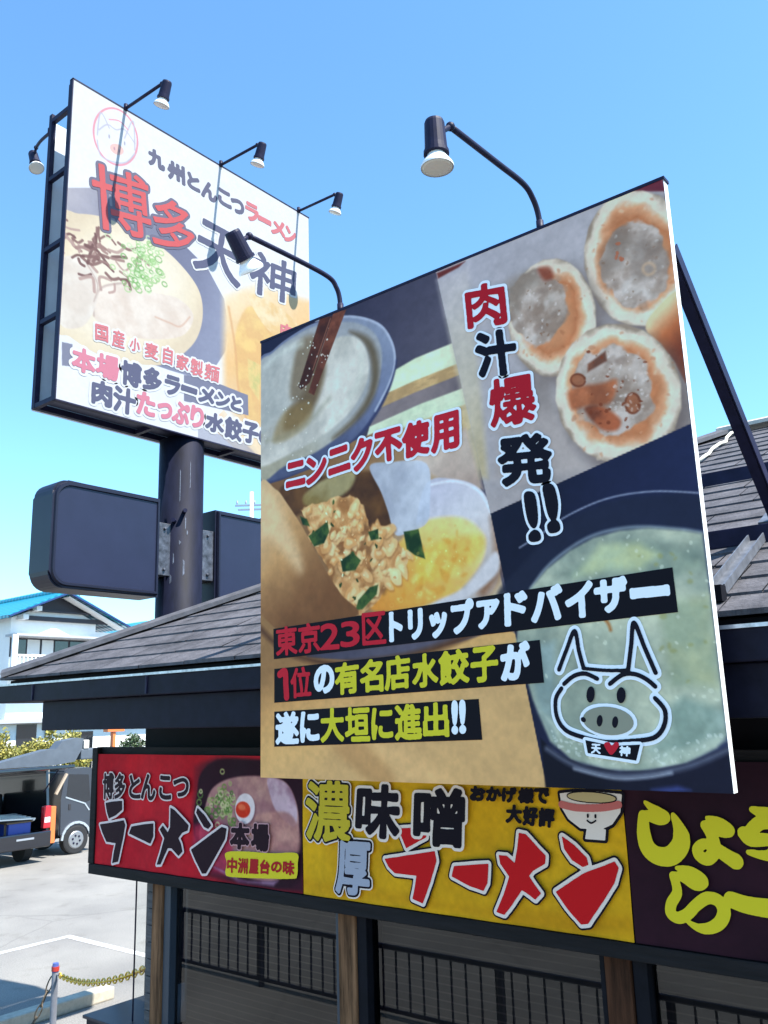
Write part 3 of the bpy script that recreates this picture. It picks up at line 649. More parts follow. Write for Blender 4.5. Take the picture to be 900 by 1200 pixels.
# beige base below
base = [(-0.013,1.546),(0.061,1.604),(0.342,1.807),(0.684,1.843),(0.996,1.831),(1.283,1.793),(1.484,1.753),(1.546,1.772),(1.588,1.828),(1.675,2.416),(-0.036,2.441)]
cv.poly(base, grad([(0.319,1.806)][0], [(0.525,2.366)][0], [(150, 116, 78), (196, 156, 104), (206, 170, 116), (196, 164, 118)], 2, .3), .012)
cv.poly([(0.424,2.171),(0.693,2.188),(1.046,2.300),(1.179,2.406),(0.746,2.361)], (222, 186, 136), .09, .55, smooth=True)
cv.poly([(0.507,2.247),(0.692,2.224),(0.879,2.373),(0.783,2.417)], (160, 122, 80), .07, .5, smooth=True)
cv.line([(-0.003,1.633),(0.110,1.718),(0.274,1.795),(0.495,1.844),(0.704,1.851),(0.958,1.841),(1.143,1.812),(1.284,1.779),(1.420,1.734)], .028, (92, 62, 44), .03)
# --- right photograph: seared dumplings
divl = [(1.238,0.001),(1.466,1.248),(2.378,1.049),(2.374,0.780),(2.376,-0.021)]
cv.poly(divl, grad([(1.280,0.066)][0], [(2.205,1.089)][0], [(178, 176, 186), (176, 172, 178), (160, 152, 152)], 3, .25), .004)
cv.poly([(1.241,0.045),(1.425,0.044),(1.454,0.698),(1.463,1.084),(1.423,1.076)], grad([(1.293,0.063)][0], [(1.435,0.999)][0], [(188, 184, 190), (196, 190, 176), (190, 176, 140)], 4, .3), .05, .8)
cv.poly([(1.243,0.008),(1.409,0.007),(1.371,0.024),(1.249,0.039)], (110, 52, 50), .015)
cv.poly([(2.374,-0.012),(2.193,-0.014),(2.249,0.001),(2.381,0.056)], (112, 50, 66), .012)
clip_r = None
def bun(c, ax, ay, gc, gx, gy, k, burnt=False, dark=.0):
    cv.poly(oval((np.array(c)+(.03, .045), np.array(ax)+(.03, .045), np.array(ay)+(.03, .045))), (112, 100, 98), .1, .75)
    cv.poly(oval((c, ax, ay)), ring_fn(c, ax, ay, [(206, 158, 122), (198, 140, 102), (190, 128, 90), (212, 164, 130), (228, 212, 196), (218, 206, 192), (158, 142, 128)], [0, .5, .62, .73, .82, .93, 1.02], 11, .26, k), .012, rough=.006, rf=8)
    G = oval((gc, gx, gy), 26)
    cv.poly(G, mixn((200, 191, 187), (152, 136, 126), 10, 30+k, .3, .68, 6), .016, .96, rough=.03, rf=14)
    for c_ in inside(70, G): cv.poly(blob(c_, .008+.03*rs.rand()**2), [(208, 202, 199), (192, 183, 178), (166, 150, 140), (142, 124, 114)][rs.randint(4)], .018, .4, smooth=True)
    for c_ in inside(36, G): cv.poly(blob(c_, .003+.006*rs.rand()), [(212, 206, 204), (138, 104, 82)][rs.randint(2)], .004, .6)
    for c_ in inside(44, oval((c, ax, ay), 26)):
        if sd_poly(np.array([c_[0]]), np.array([c_[1]]), G)[0] < -.01: cv.poly(blob(c_, .004+.012*rs.rand()**2), [(168, 108, 76), (186, 130, 96), (228, 210, 190)][rs.randint(3)], .01, .4, smooth=True)
bun(*[(2.233,0.294),(2.454,0.422),(2.175,0.578)], *[(2.224,0.320),(2.361,0.394),(2.183,0.496)], 1)
cv.poly([(2.091,0.214),(2.176,0.157),(2.228,0.207),(2.163,0.300),(2.088,0.332)], (138, 126, 118), .07, .6, smooth=True)
cv.poly([(2.242,0.212),(2.331,0.276),(2.354,0.371),(2.291,0.404),(2.211,0.376)], (142, 130, 124), .07, .55, smooth=True)
cv.speckle(5, [(2.158,0.195),(2.198,0.225),(2.175,0.319),(2.142,0.292)], (176, 110, 84), .008, .016, 3)
cv.line(oval([(2.281,0.365),(2.304,0.379),(2.273,0.387)], 14), .012, (200, 172, 146), .012, .7)
cv.poly([(2.242,0.614),(2.318,0.527),(2.399,0.499),(2.420,0.602),(2.389,0.887),(2.332,0.765)], grad([(2.271,0.595)][0], [(2.384,0.753)][0], [(226, 200, 164), (190, 116, 76), (128, 66, 48)], 6, .3), .012, smooth=True)
bun(*[(1.829,0.431),(2.033,0.533),(1.777,0.693)], *[(1.767,0.357),(1.909,0.422),(1.734,0.524)], 2)
cv.poly([(1.627,0.190),(1.761,0.183),(1.788,0.255),(1.705,0.273),(1.666,0.354),(1.621,0.276)], (146, 134, 124), .07, .6, smooth=True)
cv.poly([(1.785,0.184),(1.841,0.196),(1.860,0.250),(1.813,0.248)], (140, 66, 46), .03, .8, smooth=True)
cv.poly([(1.611,0.647),(1.800,0.699),(1.843,0.914),(1.916,1.099),(1.969,1.151),(1.641,1.118),(1.496,1.090)], grad([(1.674,0.680)][0], [(1.703,1.126)][0], [(136, 126, 124), (168, 158, 156), (182, 172, 170)]), .08, .8)
bun(*[(2.089,0.848),(2.348,0.975),(2.020,1.127)], *[(2.076,0.831),(2.245,0.909),(2.032,1.007)], 3)
cv.poly([(1.883,0.794),(1.930,0.778),(2.030,0.791),(2.101,0.796),(2.064,0.883),(1.965,0.873),(1.892,0.868)], mixn((188, 112, 72), (150, 84, 54), 12, 3), .03, .85, smooth=True)
cv.poly([(1.950,0.883),(2.022,0.887),(2.099,0.961),(2.081,1.004),(2.013,0.982)], mixn((170, 92, 58), (120, 62, 42), 12, 4), .025, .9, smooth=True)
cv.poly([(1.982,0.692),(2.064,0.658),(2.067,0.702),(1.978,0.727)], mixn((130, 76, 54), (100, 60, 46), 12, 5), .015, .85)
for pp in ([(1.932,0.750),(1.963,0.765),(1.924,0.774)], [(2.158,0.910),(2.187,0.925),(2.149,0.949)]):
    cv.poly(oval(pp), (156, 96, 66), .014, .85); cv.line(oval(pp, 14), .008, (120, 66, 44), .008)
cv.speckle(26, [(1.943,0.623),(2.074,0.633),(2.243,0.739),(2.265,0.908),(2.148,1.013),(1.982,1.002),(1.897,0.812)], (126, 66, 42), .004, .011, 6, .8)
cv.speckle(40, [(2.070,0.674),(2.240,0.765),(2.227,0.898),(2.149,1.000),(2.051,0.880)], (212, 204, 200), .004, .01, 7, .5)
cv.poly([(1.128,1.019),(2.021,1.192),(2.365,1.102),(2.329,1.435),(1.117,1.245)], (30, 36, 66), .003) if False else None
# --- lower right photograph: boiling pot
pot = [(1.466,1.248),(2.381,1.046),(2.391,2.436),(1.655,2.419)]
cv.poly(pot, grad([(1.574,1.258)][0], [(2.365,1.456)][0], [(24, 28, 52), (34, 40, 72), (40, 48, 86)], 3, .3), .004)
cv.poly([(1.474,1.613),(1.594,1.502),(1.804,1.353),(2.010,1.293),(2.198,1.293),(2.381,1.330),(2.381,1.444),(2.307,1.451),(2.000,1.404),(1.855,1.442),(1.699,1.542),(1.633,1.603),(1.608,1.735),(1.548,1.703)], (36, 42, 66), .03, .8, smooth=True)
cv.line([(1.600,1.419),(1.712,1.373),(1.837,1.317),(2.012,1.277),(2.199,1.281),(2.380,1.320)], .006, (150, 160, 184), .008)
cv.line([(1.641,1.597),(1.723,1.518),(1.825,1.458),(1.929,1.419),(2.041,1.406),(2.159,1.415),(2.307,1.449),(2.368,1.469)], .014, (120, 134, 150), .012, .9)
cv.poly([(1.633,1.603),(1.723,1.525),(1.832,1.463),(1.942,1.425),(2.053,1.413),(2.172,1.421),(2.307,1.452),(2.375,1.474),(2.379,1.871),(2.379,2.142),(2.377,2.197),(2.337,2.241),(2.215,2.297),(2.042,2.325),(1.914,2.319),(1.768,2.285),(1.681,2.218),(1.614,2.052),(1.555,1.812),(1.582,1.665)], mixn((136, 150, 142), (192, 200, 182), 5, 12, .3, .7, 5), .02)
cv.poly([(2.021,1.465),(2.204,1.479),(2.358,1.538),(2.363,1.599),(2.239,1.620),(2.013,1.555),(1.843,1.586),(1.787,1.553)], mixn((170, 186, 166), (104, 122, 118), 6, 13, .3, .7), .06, .7)
cv.poly([(1.967,1.458),(2.127,1.474),(2.199,1.528),(2.117,1.580),(1.957,1.567),(1.844,1.573)], mixn((184, 200, 172), (196, 204, 160), 8, 14), .05, .8)
cv.poly([(2.180,1.711),(2.374,1.707),(2.366,2.030),(2.197,2.023)], mixn((146, 162, 140), (182, 188, 150), 6, 15), .06, .7)
cv.poly([(1.599,1.842),(1.735,1.825),(1.718,2.030),(1.737,2.156),(1.702,2.230),(1.639,2.104)], mixn((164, 186, 190), (124, 146, 150), 7, 16), .05, .7)
cv.poly([(2.177,2.092),(2.241,2.059),(2.384,2.120),(2.375,2.197),(2.290,2.252),(2.119,2.299),(2.074,2.253)], mixn((176, 196, 190), (122, 146, 140), 7, 17), .05, .8)
cv.poly([(1.654,2.104),(1.828,2.230),(1.920,2.254),(2.074,2.253),(2.221,2.241),(2.374,2.186),(2.375,2.219),(2.214,2.303),(2.041,2.329),(1.913,2.323),(1.767,2.291)], mixn((150, 166, 156), (190, 202, 190), 14, 18), .03, .7)
cv.speckle(90, [(1.635,2.155),(1.920,2.254),(2.173,2.241),(2.367,2.175),(2.363,2.208),(2.167,2.298),(1.915,2.307),(1.728,2.255)], (204, 216, 212), .003, .01, 11, .55)
cv.speckle(60, [(1.698,1.556),(1.999,1.416),(2.365,1.475),(2.379,1.871),(2.376,2.097),(1.942,2.013),(1.632,2.001)], (208, 218, 204), .004, .012, 12, .5)
cv.speckle(26, [(2.077,1.448),(2.361,1.514),(2.369,1.962),(2.245,2.025),(2.059,1.897)], (150, 152, 96), .006, .016, 14, .5, .012)
cv.line([(1.948,1.739),(1.972,1.773),(1.979,1.798)], .012, (168, 120, 72), .012)
cv.poly([(1.638,2.205),(1.699,2.261),(1.821,2.309),(1.965,2.330),(2.092,2.322),(2.227,2.295),(2.394,2.230),(2.394,2.317),(2.398,2.423),(1.648,2.453)], mixn((18, 20, 38), (28, 30, 52), 4, 5), .012)
cv.line([(1.664,2.247),(1.779,2.309),(1.938,2.342),(2.091,2.333),(2.238,2.303),(2.381,2.246)], .02, (98, 106, 128), .02, .85)
cv.line([(1.778,2.322),(1.937,2.353),(2.064,2.348),(2.164,2.330)], .012, (178, 188, 204), .014, .7)
cv.poly([(2.085,2.390),(2.183,2.376),(2.228,2.388),(2.156,2.399)], (90, 110, 200), .03, .6)
# --- vinyl strips
st1, st2, st3 = [(0.099,1.643),(2.249,1.585),(2.252,1.754),(0.102,1.801)], [(0.105,1.851),(1.667,1.814),(1.673,1.987),(0.104,2.023)], [(0.104,2.068),(1.354,2.042),(1.361,2.211),(0.103,2.242)]
PRINT_GAIN = INK*1.5
cv.sheet('printed_sheet', PF, .0015, print_mat('billboard_print', .42), bill, gain=PRINT_GAIN)
for s_ in (st1, st2, st3): flat(PF, s_, .0035, I_strip, bill, 'text_strip')

def T(txt, q): return ('t', txt, q)
n_ = .005
lettering(PF, bill, [T('東京', [(0.120,1.640),(0.428,1.636),(0.124,1.784)]), T('2', [(0.441,1.651),(0.562,1.652),(0.438,1.773)]), T('3', [(0.577,1.652),(0.694,1.652),(0.574,1.769)]), T('区', [(0.716,1.621),(0.856,1.622),(0.715,1.768)])], [(.0045, I_red, 0, 'lettering')], n0=n_, name='lettering', wob=.0007)
lettering(PF, bill, [T('トリップ', [(0.887,1.626),(1.348,1.615),(0.885,1.768)]), T('ア', [(1.377,1.632),(1.479,1.631),(1.374,1.741)]), T('ド', [(1.518,1.613),(1.617,1.610),(1.513,1.739)])] + [T('バ', [(1.649,1.602),(1.780,1.600),(1.641,1.736)]), T('イ', [(1.805,1.606),(1.915,1.602),(1.801,1.736)]), T('ザ', [(1.934,1.602),(2.059,1.601),(1.929,1.725)]), T('ー', [(2.080,1.654),(2.223,1.655),(2.080,1.681)])],
          [(.008, I_white, 0, 'lettering')], n0=n_, wob=.0007)
lettering(PF, bill, [('s', [(0.147,1.881),(0.185,1.870),(0.191,1.932),(0.196,1.996)], .03), T('位', [(0.227,1.857),(0.364,1.853),(0.230,2.002)])], [(.0045, I_red, 0, 'lettering')], n0=n_, wob=.0007)
lettering(PF, bill, [T('の', [(0.395,1.861),(0.517,1.855),(0.397,1.984)]), T('が', [(1.485,1.824),(1.612,1.819),(1.478,1.966)])], [(.0085, I_white, 0, 'lettering')], n0=n_, wob=.0007)
lettering(PF, bill, [T('有', [(0.534,1.853),(0.680,1.845),(0.535,1.995)]), T('名', [(0.696,1.846),(0.828,1.842),(0.696,1.989)]), T('店', [(0.847,1.840),(0.989,1.834),(0.846,1.985)]), T('水', [(1.010,1.841),(1.145,1.835),(1.008,1.980)]), T('餃', [(1.159,1.836),(1.311,1.826),(1.157,1.976)]), T('子', [(1.331,1.830),(1.459,1.825),(1.326,1.970)])], [(.006, I_yel, 0, 'lettering')], n0=n_, wob=.0007)
lettering(PF, bill, [T('遂', [(0.122,2.078),(0.275,2.075),(0.122,2.226)]), T('に', [(0.298,2.079),(0.417,2.075),(0.296,2.216)]), T('!', [(1.220,2.051),(1.240,2.051),(1.214,2.181)]), T('!', [(1.260,2.050),(1.281,2.049),(1.254,2.179)])], [(.0075, I_white, 0, 'lettering')], n0=n_, wob=.0007)
lettering(PF, bill, [T('大', [(0.435,2.066),(0.579,2.062),(0.434,2.217)]), T('垣', [(0.595,2.064),(0.741,2.060),(0.593,2.214)]), T('に', [(0.761,2.071),(0.880,2.068),(0.758,2.205)]), T('進', [(0.900,2.060),(1.044,2.055),(0.897,2.209)]), T('出', [(1.062,2.058),(1.192,2.053),(1.058,2.198)])], [(.006, I_yel, 0, 'lettering')], n0=n_, wob=.0007)
lettering(PF, bill, [T('ニ', [(0.210,0.771),(0.338,0.772),(0.209,0.892)]), T('ン', [(0.359,0.773),(0.491,0.765),(0.361,0.905)]), T('ニ', [(0.515,0.763),(0.649,0.755),(0.520,0.883)]), T('ク', [(0.676,0.752),(0.804,0.736),(0.675,0.902)]), T('不', [(0.830,0.741),(0.985,0.739),(0.836,0.887)]), T('使', [(1.006,0.738),(1.153,0.738),(1.002,0.895)]), T('用', [(1.180,0.739),(1.323,0.740),(1.174,0.904)])],
          [(.0225, I_white, 0, 'lettering_outline'), (.009, I_red, .002, 'lettering')], n0=n_, wob=.001)
lettering(PF, bill, [T('肉', [(1.404,0.146),(1.604,0.184),(1.413,0.350)]), T('爆', [(1.503,0.643),(1.724,0.663),(1.504,0.857)])], [(.022, I_white, 0, 'lettering_outline'), (.0075, ink('dark_red', (186, 34, 52)), .002, 'lettering')], n0=n_, wob=.0015)
lettering(PF, bill, [T('汁', [(1.446,0.399),(1.640,0.430),(1.454,0.604)]), T('発', [(1.528,0.923),(1.773,0.949),(1.536,1.130)])], [(.022, I_white, 0, 'lettering_outline'), (.0105, I_black, .002, 'lettering')], n0=n_, wob=.002)
lettering(PF, bill, [('q', [(1.646,1.194),(1.673,1.189),(1.692,1.209),(1.699,1.267),(1.695,1.322),(1.678,1.344),(1.658,1.316),(1.647,1.258)]), ('q', [(1.737,1.178),(1.765,1.172),(1.785,1.192),(1.795,1.255),(1.787,1.309),(1.771,1.329),(1.752,1.301),(1.741,1.241)]), ('q', [(1.654,1.374),(1.677,1.358),(1.698,1.367),(1.705,1.393),(1.689,1.402),(1.658,1.397)]), ('q', [(1.745,1.344),(1.771,1.329),(1.791,1.340),(1.797,1.366),(1.781,1.377),(1.752,1.375)])],
          [(.016, I_white, 0, 'lettering_outline'), (.004, I_black, .002, 'lettering')], n0=n_, wob=.0007)
# pig head emblem
pw = .017
strokes = [('s', [(1.746,1.939),(1.787,1.861),(1.828,1.790),(1.840,1.870),(1.854,1.937)], pw), ('s', [(1.851,1.939),(1.948,1.952),(2.038,1.956)], pw*.8), ('s', [(2.038,1.956),(2.060,1.860),(2.079,1.778),(2.112,1.876),(2.145,1.971)], pw), ('s', [(1.764,1.996),(1.809,1.967),(1.859,1.960),(1.908,1.982)], pw), ('s', [(1.959,2.004),(2.013,1.972),(2.064,1.972),(2.107,1.993),(2.138,2.021)], pw),
           ('s', [(1.751,2.013),(1.722,2.055),(1.722,2.124),(1.756,2.175),(1.830,2.203),(1.923,2.221),(2.014,2.218)], pw), ('s', [(2.133,2.063),(2.166,2.109),(2.155,2.167),(2.110,2.207),(2.014,2.218)], pw)]
strokes = [(a, p if len(p) == 3 and False else p, w_) for a, p, w_ in strokes]
eyes = [('p', oval([(1.875,2.041),(1.892,2.044),(1.869,2.072)])), ('p', oval([(2.001,2.048),(2.019,2.051),(1.996,2.078)])), ('p', oval([(1.904,2.141),(1.916,2.142),(1.900,2.163)])), ('p', oval([(1.967,2.147),(1.979,2.148),(1.963,2.169)])), ('p', oval([(1.836,2.136),(1.847,2.138),(1.835,2.146)]))]
snout = oval([(1.937,2.142),(2.040,2.155),(1.925,2.194)], 28)
lettering(PF, bill, strokes+[('p', snout)], [(.013, I_white, 0, 'emblem_outline')], n0=.0045)
flat(PF, snout, .0062, ink('snout', (150, 160, 150)), bill, 'emblem_snout')
lettering(PF, bill, strokes+eyes, [(0, I_black, 0, 'emblem_lines')], n0=.0072)
col_ = [(1.838,2.213),(1.948,2.235),(2.059,2.230),(2.038,2.288),(1.844,2.262)]
lettering(PF, bill, [('p', col_)], [(.011, I_white, 0, 'emblem_collar_edge')], n0=.0078)
flat(PF, col_, .0086, I_strip, bill, 'emblem_collar')
lettering(PF, bill, [T('天', [(1.863,2.228),(1.901,2.230),(1.859,2.262)]), T('神', [(1.979,2.235),(2.020,2.237),(1.973,2.270)])], [(.002, I_white, 0, 'lettering')], n0=.0094, px=.002)
lettering(PF, bill, [('q', [(1.940,2.268),(1.916,2.235),(1.920,2.223),(1.936,2.221),(1.946,2.233),(1.962,2.221),(1.975,2.225),(1.971,2.240)])], [(0, I_red, 0, 'heart')], n0=.0094, px=.002)

# ---------------------------------------------------------------- sign spot lamps
bulbm = mat('white_reflector_bulb', (.78, .78, .76), .2, var=0, spec=.6, coat=.3)
bulbf = mat('bulb_lens', (.55, .52, .46), .25, spec=.6)
def lamp(label, base, path, head, aim, scale=1.0):
    t = thing('spot_lamp', label, 'lamp', base, 'spot lamps lighting the signs')
    B = Vector(base); P = [B+Vector(p) for p in path]
    sp = spline([tuple(p) for p in P], False, 6) if len(P) > 2 else P
    q = MB(); q.tube(sp, .0165*scale, 10); q.tube([P[0]-Vector((0, 0, .02)), P[0]+Vector((0, 0, .05))], .022*scale, 10); arm = q.build('arm', navy_metal, t, smooth=True)
    H = B+Vector(head); d = Vector(aim).normalized(); e = P[-1]
    q = MB(); q.tube([e, H], .014*scale, 8); q.ico(e, .024*scale, 2); q.build('swivel', navy_metal, arm, smooth=True)
    q = MB(); S = scale
    prof = [(-.075, .030), (-.074, .044), (-.06, .049), (.06, .054), (.085, .056), (.087, .061), (.105, .062), (.107, .05)]
    q.tube([H+d*a*S for a, _ in prof], [r*S for _, r in prof], 20); q.build('lamp_holder', navy_metal, t, smooth=False)
    prof = [(.100, .040), (.115, .046), (.135, .060), (.155, .074), (.168, .080), (.176, .079)]
    q = MB(); q.tube([H+d*a*S for a, _ in prof], [r*S for _, r in prof], 24, cap=False); bl = q.build('bulb', bulbm, t, smooth=True)
    q = MB(); prof = [(.1755, .0785), (.178, .06), (.182, .03), (.183, .004)]
    q.tube([H+d*a*S for a, _ in prof], [r*S for _, r in prof], 24); q.build('lens', bulbf, bl, smooth=True)
    return t
lamp('black spot lamp arching out over the dumpling billboard, hanging in front of the roadside sign', (-2.835, 3.225, 5.08), [(0, 0, 0), (0, -.005, .08), (0, -.03, .135), (0, -.09, .172), (0, -.3, .176), (0, -.655, .166)], (-.01, -.72, .105), (.0, .60, -.72), .8)
lamp('black spot lamp arching out above the dumpling billboard against open blue sky', (-1.625, 3.225, 5.08), [(0, 0, 0), (0, -.01, .08), (0, -.05, .14), (0, -.13, .175), (0, -.35, .165), (0, -.70, .145)], (-.01, -.795, .06), (.0, .03, -1), .8)

# ================================================================== roadside pole sign
SF = Frame((-7.0, 3.99, 9.252), (0, 1, 0), (0, 0, -1), (1, 0, 0)); SW, SHT = 3.38, 3.385
ps = thing('pole_sign', 'tall black pole sign with a big white ramen panel above two dark blank boxes', 'sign', (-7.25, 5.62, G0))
polem = mat('scuffed_black_pole', (.003, .004, .012), .6, var=.5, scale=5, bump=.08, stretch=(1, 1, .3), col2=(.009, .011, .028), spec=.15)
q = MB(); q.tube([(-7.25, 5.62, G0), (-7.25, 5.62, 5.86)], .235, 40); pole = q.build('pole', polem, ps, smooth=False)
for p in pole.data.polygons:
    p.use_smooth = abs(p.normal.z) < .5
q = MB()
rs = random.Random(4)
scr = [(0, 5.5, 5.15, .008), (.12, 5.0, 4.86, .01), (.02, 4.75, 4.70, .02), (.16, 4.86, 4.80, .012), (-.1, 4.62, 4.5, .012), (.1, 4.55, 4.38, .018), (.2, 5.6, 5.3, .006), (-.15, 4.4, 4.3, .02)]
for da, z1, z0, wd in scr:
    an = -.7+da*2.2
    a = []
    for an_ in (an-wd/.235/2, an+wd/.235/2):
        a.append((-7.25+.237*math.cos(an_), 5.62+.237*math.sin(an_)))
    q.poly([(*a[0], z0), (*a[1], z0+.02), (*a[1], z1-.02), (*a[0], z1)])
q.build('paint_scratches', mat('bare_scratch', (.10, .11, .14), .6, var=.7, scale=30), pole)
for an, z in ((-.9, 4.95), (-.5, 5.05), (-2.4, 5.1)):
    q = MB(); q.tube([(-7.25+.23*math.cos(an), 5.62+.23*math.sin(an), z), (-7.25+.30*math.cos(an), 5.62+.30*math.sin(an), z)], .022, 8); q.build('step_bolt', navy_metal, pole)
XF, XBk, Y0, Y1, Z0, Z1 = -7.0, -7.46, 3.99, 7.37, 5.867, 9.252
pan = mat('white_acrylic_panel', (.74, .75, .76), .35)
q = MB(); q.box(XF-.035, XF-.004, Y0, Y1, Z0, Z1); q.build('front_panel', pan, ps)
q = MB(); q.box(XBk, XBk+.03, Y0+.02, Y1, Z0, Z1-.25); q.build('back_panel', mat('back_panel_sheet', (.55, .6, .66), .45, var=.1, scale=2), ps)
q = MB()
for y in (Y0+.0, Y1-.05): 
    q.box(XF-.085, XF-.036, y, y+.05, Z0, Z1-.02)
    q.box(XBk+.031, XBk+.081, y, y+.05, Z0, Z1-.2)
for z in (Z0, Z0+.85, Z0+1.62, Z0+2.4, Z1-.30):
    for y in (Y0+.003, Y0+1.12, Y0+2.24, Y1-.053):
        q.box(XBk+.082, XF-.086, y, y+.045, z+.002, z+.047)
q.box(XF-.084, XF-.037, Y0+.051, Y1-.051, Z0+.002, Z0+.06); q.box(XBk+.032, XBk+.08, Y0+.051, Y1-.051, Z0+.002, Z0+.06)
q.box(XF-.084, XF-.037, Y0+.051, Y1-.051, Z1-.08, Z1-.022)
q.build('steel_frame', navy_metal, ps)
q = MB(); q.box(XF-.05, XF+.004, Y0-.012, Y0-.001, Z0-.01, Z1+.012); q.box(XF-.05, XF+.004, Y0-.012, Y1+.012, Z1+.001, Z1+.016); q.box(XF-.05, XF+.004, Y0-.001, Y1+.012, Z0-.014, Z0-.001); q.build('panel_edge', navy_metal, ps)
q = MB(); q.box(XBk+.09, XF-.09, Y0+.05, Y1-.06, Z0+.062, Z0+.068); q.build('bottom_cover', mat('dim_sheet', (.05, .055, .09), .6), ps)
# printed face, its darks paled to paint in the sun glare
cs = Canvas(SW, SHT, .0065)
GR = (150, 152, 172)
cs.fill((246, 247, 250))
cs.poly([(-0.024,1.230),(0.333,1.054),(0.695,1.042),(1.024,1.139),(1.402,1.227),(1.736,1.377),(1.981,1.662),(2.048,1.987),(2.007,2.288),(1.857,2.531),(1.567,2.726),(1.257,2.737),(0.681,2.732),(0.285,2.734),(-0.014,2.713),(-0.079,2.011)], grad([(-0.016,1.380)][0], [(1.884,2.072)][0], [(202, 198, 204), (164, 164, 180), (146, 148, 170), (168, 172, 192)], 3, .2), .012)
cs.poly([(-0.103,1.598),(0.140,1.435),(0.455,1.343),(0.766,1.365),(1.124,1.388),(1.410,1.509),(1.615,1.684),(1.679,1.915),(1.636,2.183),(1.496,2.422),(1.195,2.689),(0.767,2.806),(0.418,2.826),(0.110,2.743),(-0.041,2.651)], ring_fn([(0.734,1.993)][0], [(1.674,1.633)][0], [(0.701,1.176)][0], [(252, 244, 228), (252, 242, 222), (246, 232, 206), (238, 222, 196)], [0, .6, .9, 1.05], 5, .2), .014, smooth=True)
cs.poly([(0.340,2.294),(0.424,2.111),(0.649,1.973),(1.021,1.936),(1.356,1.893),(1.551,2.017),(1.429,2.280),(1.069,2.453),(0.673,2.532),(0.376,2.482)], mixn((250, 238, 226), (238, 222, 208), 5, 2), .02, .9, smooth=True)
cs.line([(0.348,2.442),(0.345,2.293),(0.424,2.111),(0.649,1.978)], .02, (206, 186, 176), .02, .8)
cs.line([(1.060,2.204),(1.241,2.208),(1.380,2.201),(1.503,2.048)], .016, (226, 190, 168), .02, .8)
cs.poly([(-0.052,2.049),(0.139,1.895),(0.296,1.932),(0.382,2.076),(0.345,2.393),(0.203,2.615),(-0.019,2.619)], mixn((248, 240, 230), (236, 224, 212), 4, 4), .02, .9, smooth=True)
cs.line([(0.244,1.928),(0.355,2.062),(0.375,2.155),(0.340,2.294)], .012, (204, 182, 172), .015, .7)
rs = np.random.RandomState(5)
for k in range(46):
    t = rs.rand(); an = rs.rand()*6.28
    c = np.array([(0.342,1.785)][0])+np.array((rs.randn()*.19, rs.randn()*.13)); L_ = .1+.16*rs.rand(); d = np.array((math.cos(an), math.sin(an)*.6))*L_
    m_ = c+d*.5+np.array((-d[1], d[0]))*.3*rs.randn()
    cs.line([tuple(c), tuple(m_), tuple(c+d)], .022+.014*rs.rand(), [(184, 152, 144), (160, 126, 120), (206, 178, 168), (142, 108, 104)][k % 4], .01, .9)
for k in range(90):
    c = np.array([(0.894,1.663)][0])+np.array((rs.randn()*.13, rs.randn()*.17)); r = .022+.022*rs.rand()
    cs.line(oval((c, c+(r, 0), c+(0, r*.8)), 10), .014, [(196, 226, 168), (168, 208, 142), (222, 240, 200), (150, 196, 128)][k % 4], .01, .9)
# dumplings on the right
dmp = [(1.971,1.607),(2.466,1.278),(3.402,1.153),(3.482,3.477),(2.472,3.519),(2.277,3.110),(1.988,2.882)]
cs.poly(dmp, grad([(1.971,1.659)][0], [(2.740,2.789)][0], [(253, 236, 206), (250, 212, 156), (244, 216, 176)], 4, .3), .16)
cs.poly([(2.141,2.124),(2.333,1.634),(2.631,1.658),(2.883,2.102),(2.713,2.690),(2.471,3.063),(2.237,2.816)], mixn((252, 220, 150), (240, 200, 140), 6, 3), .05, .8, smooth=True)
cs.poly([(2.358,1.451),(2.887,1.456),(3.270,1.664),(3.029,1.857),(2.604,1.777)], mixn((254, 236, 200), (246, 214, 160), 7, 6), .03, .9, smooth=True)
cs.line([(2.048,1.737),(2.155,2.223),(2.211,2.722),(2.367,3.088)], .03, (232, 186, 138), .03, .7)
cs.poly([(2.336,2.271),(2.549,2.291),(2.523,2.740),(2.364,2.597)], mixn((214, 216, 150), (246, 224, 160), 14, 9), .03, .7)
cs.poly([(1.790,3.208),(1.989,2.981),(2.342,3.215),(2.551,3.452),(2.217,3.423)], mixn((252, 214, 170), (250, 230, 200), 6, 2), .02, .8)
cs.poly([(0.028,2.818),(0.138,2.806),(0.150,3.029),(0.042,3.050)], (158, 160, 178), .006)
cs.poly([(1.441,2.736),(1.695,2.689),(2.346,2.716),(2.355,2.956),(1.449,3.026)], (152, 154, 174), .006)
cs.poly([(1.640,3.263),(2.472,3.307),(2.551,3.513),(1.645,3.489)], (170, 172, 188), .006, .6)
cs.poly([(1.991,3.119),(2.877,3.092),(3.456,3.265),(3.480,3.584),(2.738,3.537)], (252, 232, 200), .04, .9)
# pale pig ring emblem
rg = oval([(0.506,0.373),(0.766,0.333),(0.490,0.702)], 30)
pk = (247, 180, 190); gy = (214, 210, 222)
for p in (rg,): cs.line(np.r_[p, p[:1]], .022, pk, .01)
cs.line([(0.289,0.473),(0.316,0.199),(0.422,0.319)], .014, gy, .01); cs.line([(0.607,0.338),(0.702,0.079),(0.737,0.410)], .014, gy, .01)
cs.line([(0.306,0.404),(0.400,0.291),(0.502,0.294),(0.603,0.238),(0.733,0.330)], .014, gy, .01); cs.line([(0.292,0.530),(0.339,0.682),(0.499,0.677),(0.639,0.604),(0.738,0.450)], .014, gy, .01)
cs.line([(0.417,0.221),(0.538,0.172),(0.644,0.215)], .014, pk, .01)
cs.poly(oval([(0.426,0.417),(0.436,0.416),(0.427,0.441)]), (196, 192, 206), .01); cs.poly(oval([(0.610,0.397),(0.620,0.397),(0.611,0.422)]), (196, 192, 206), .01)
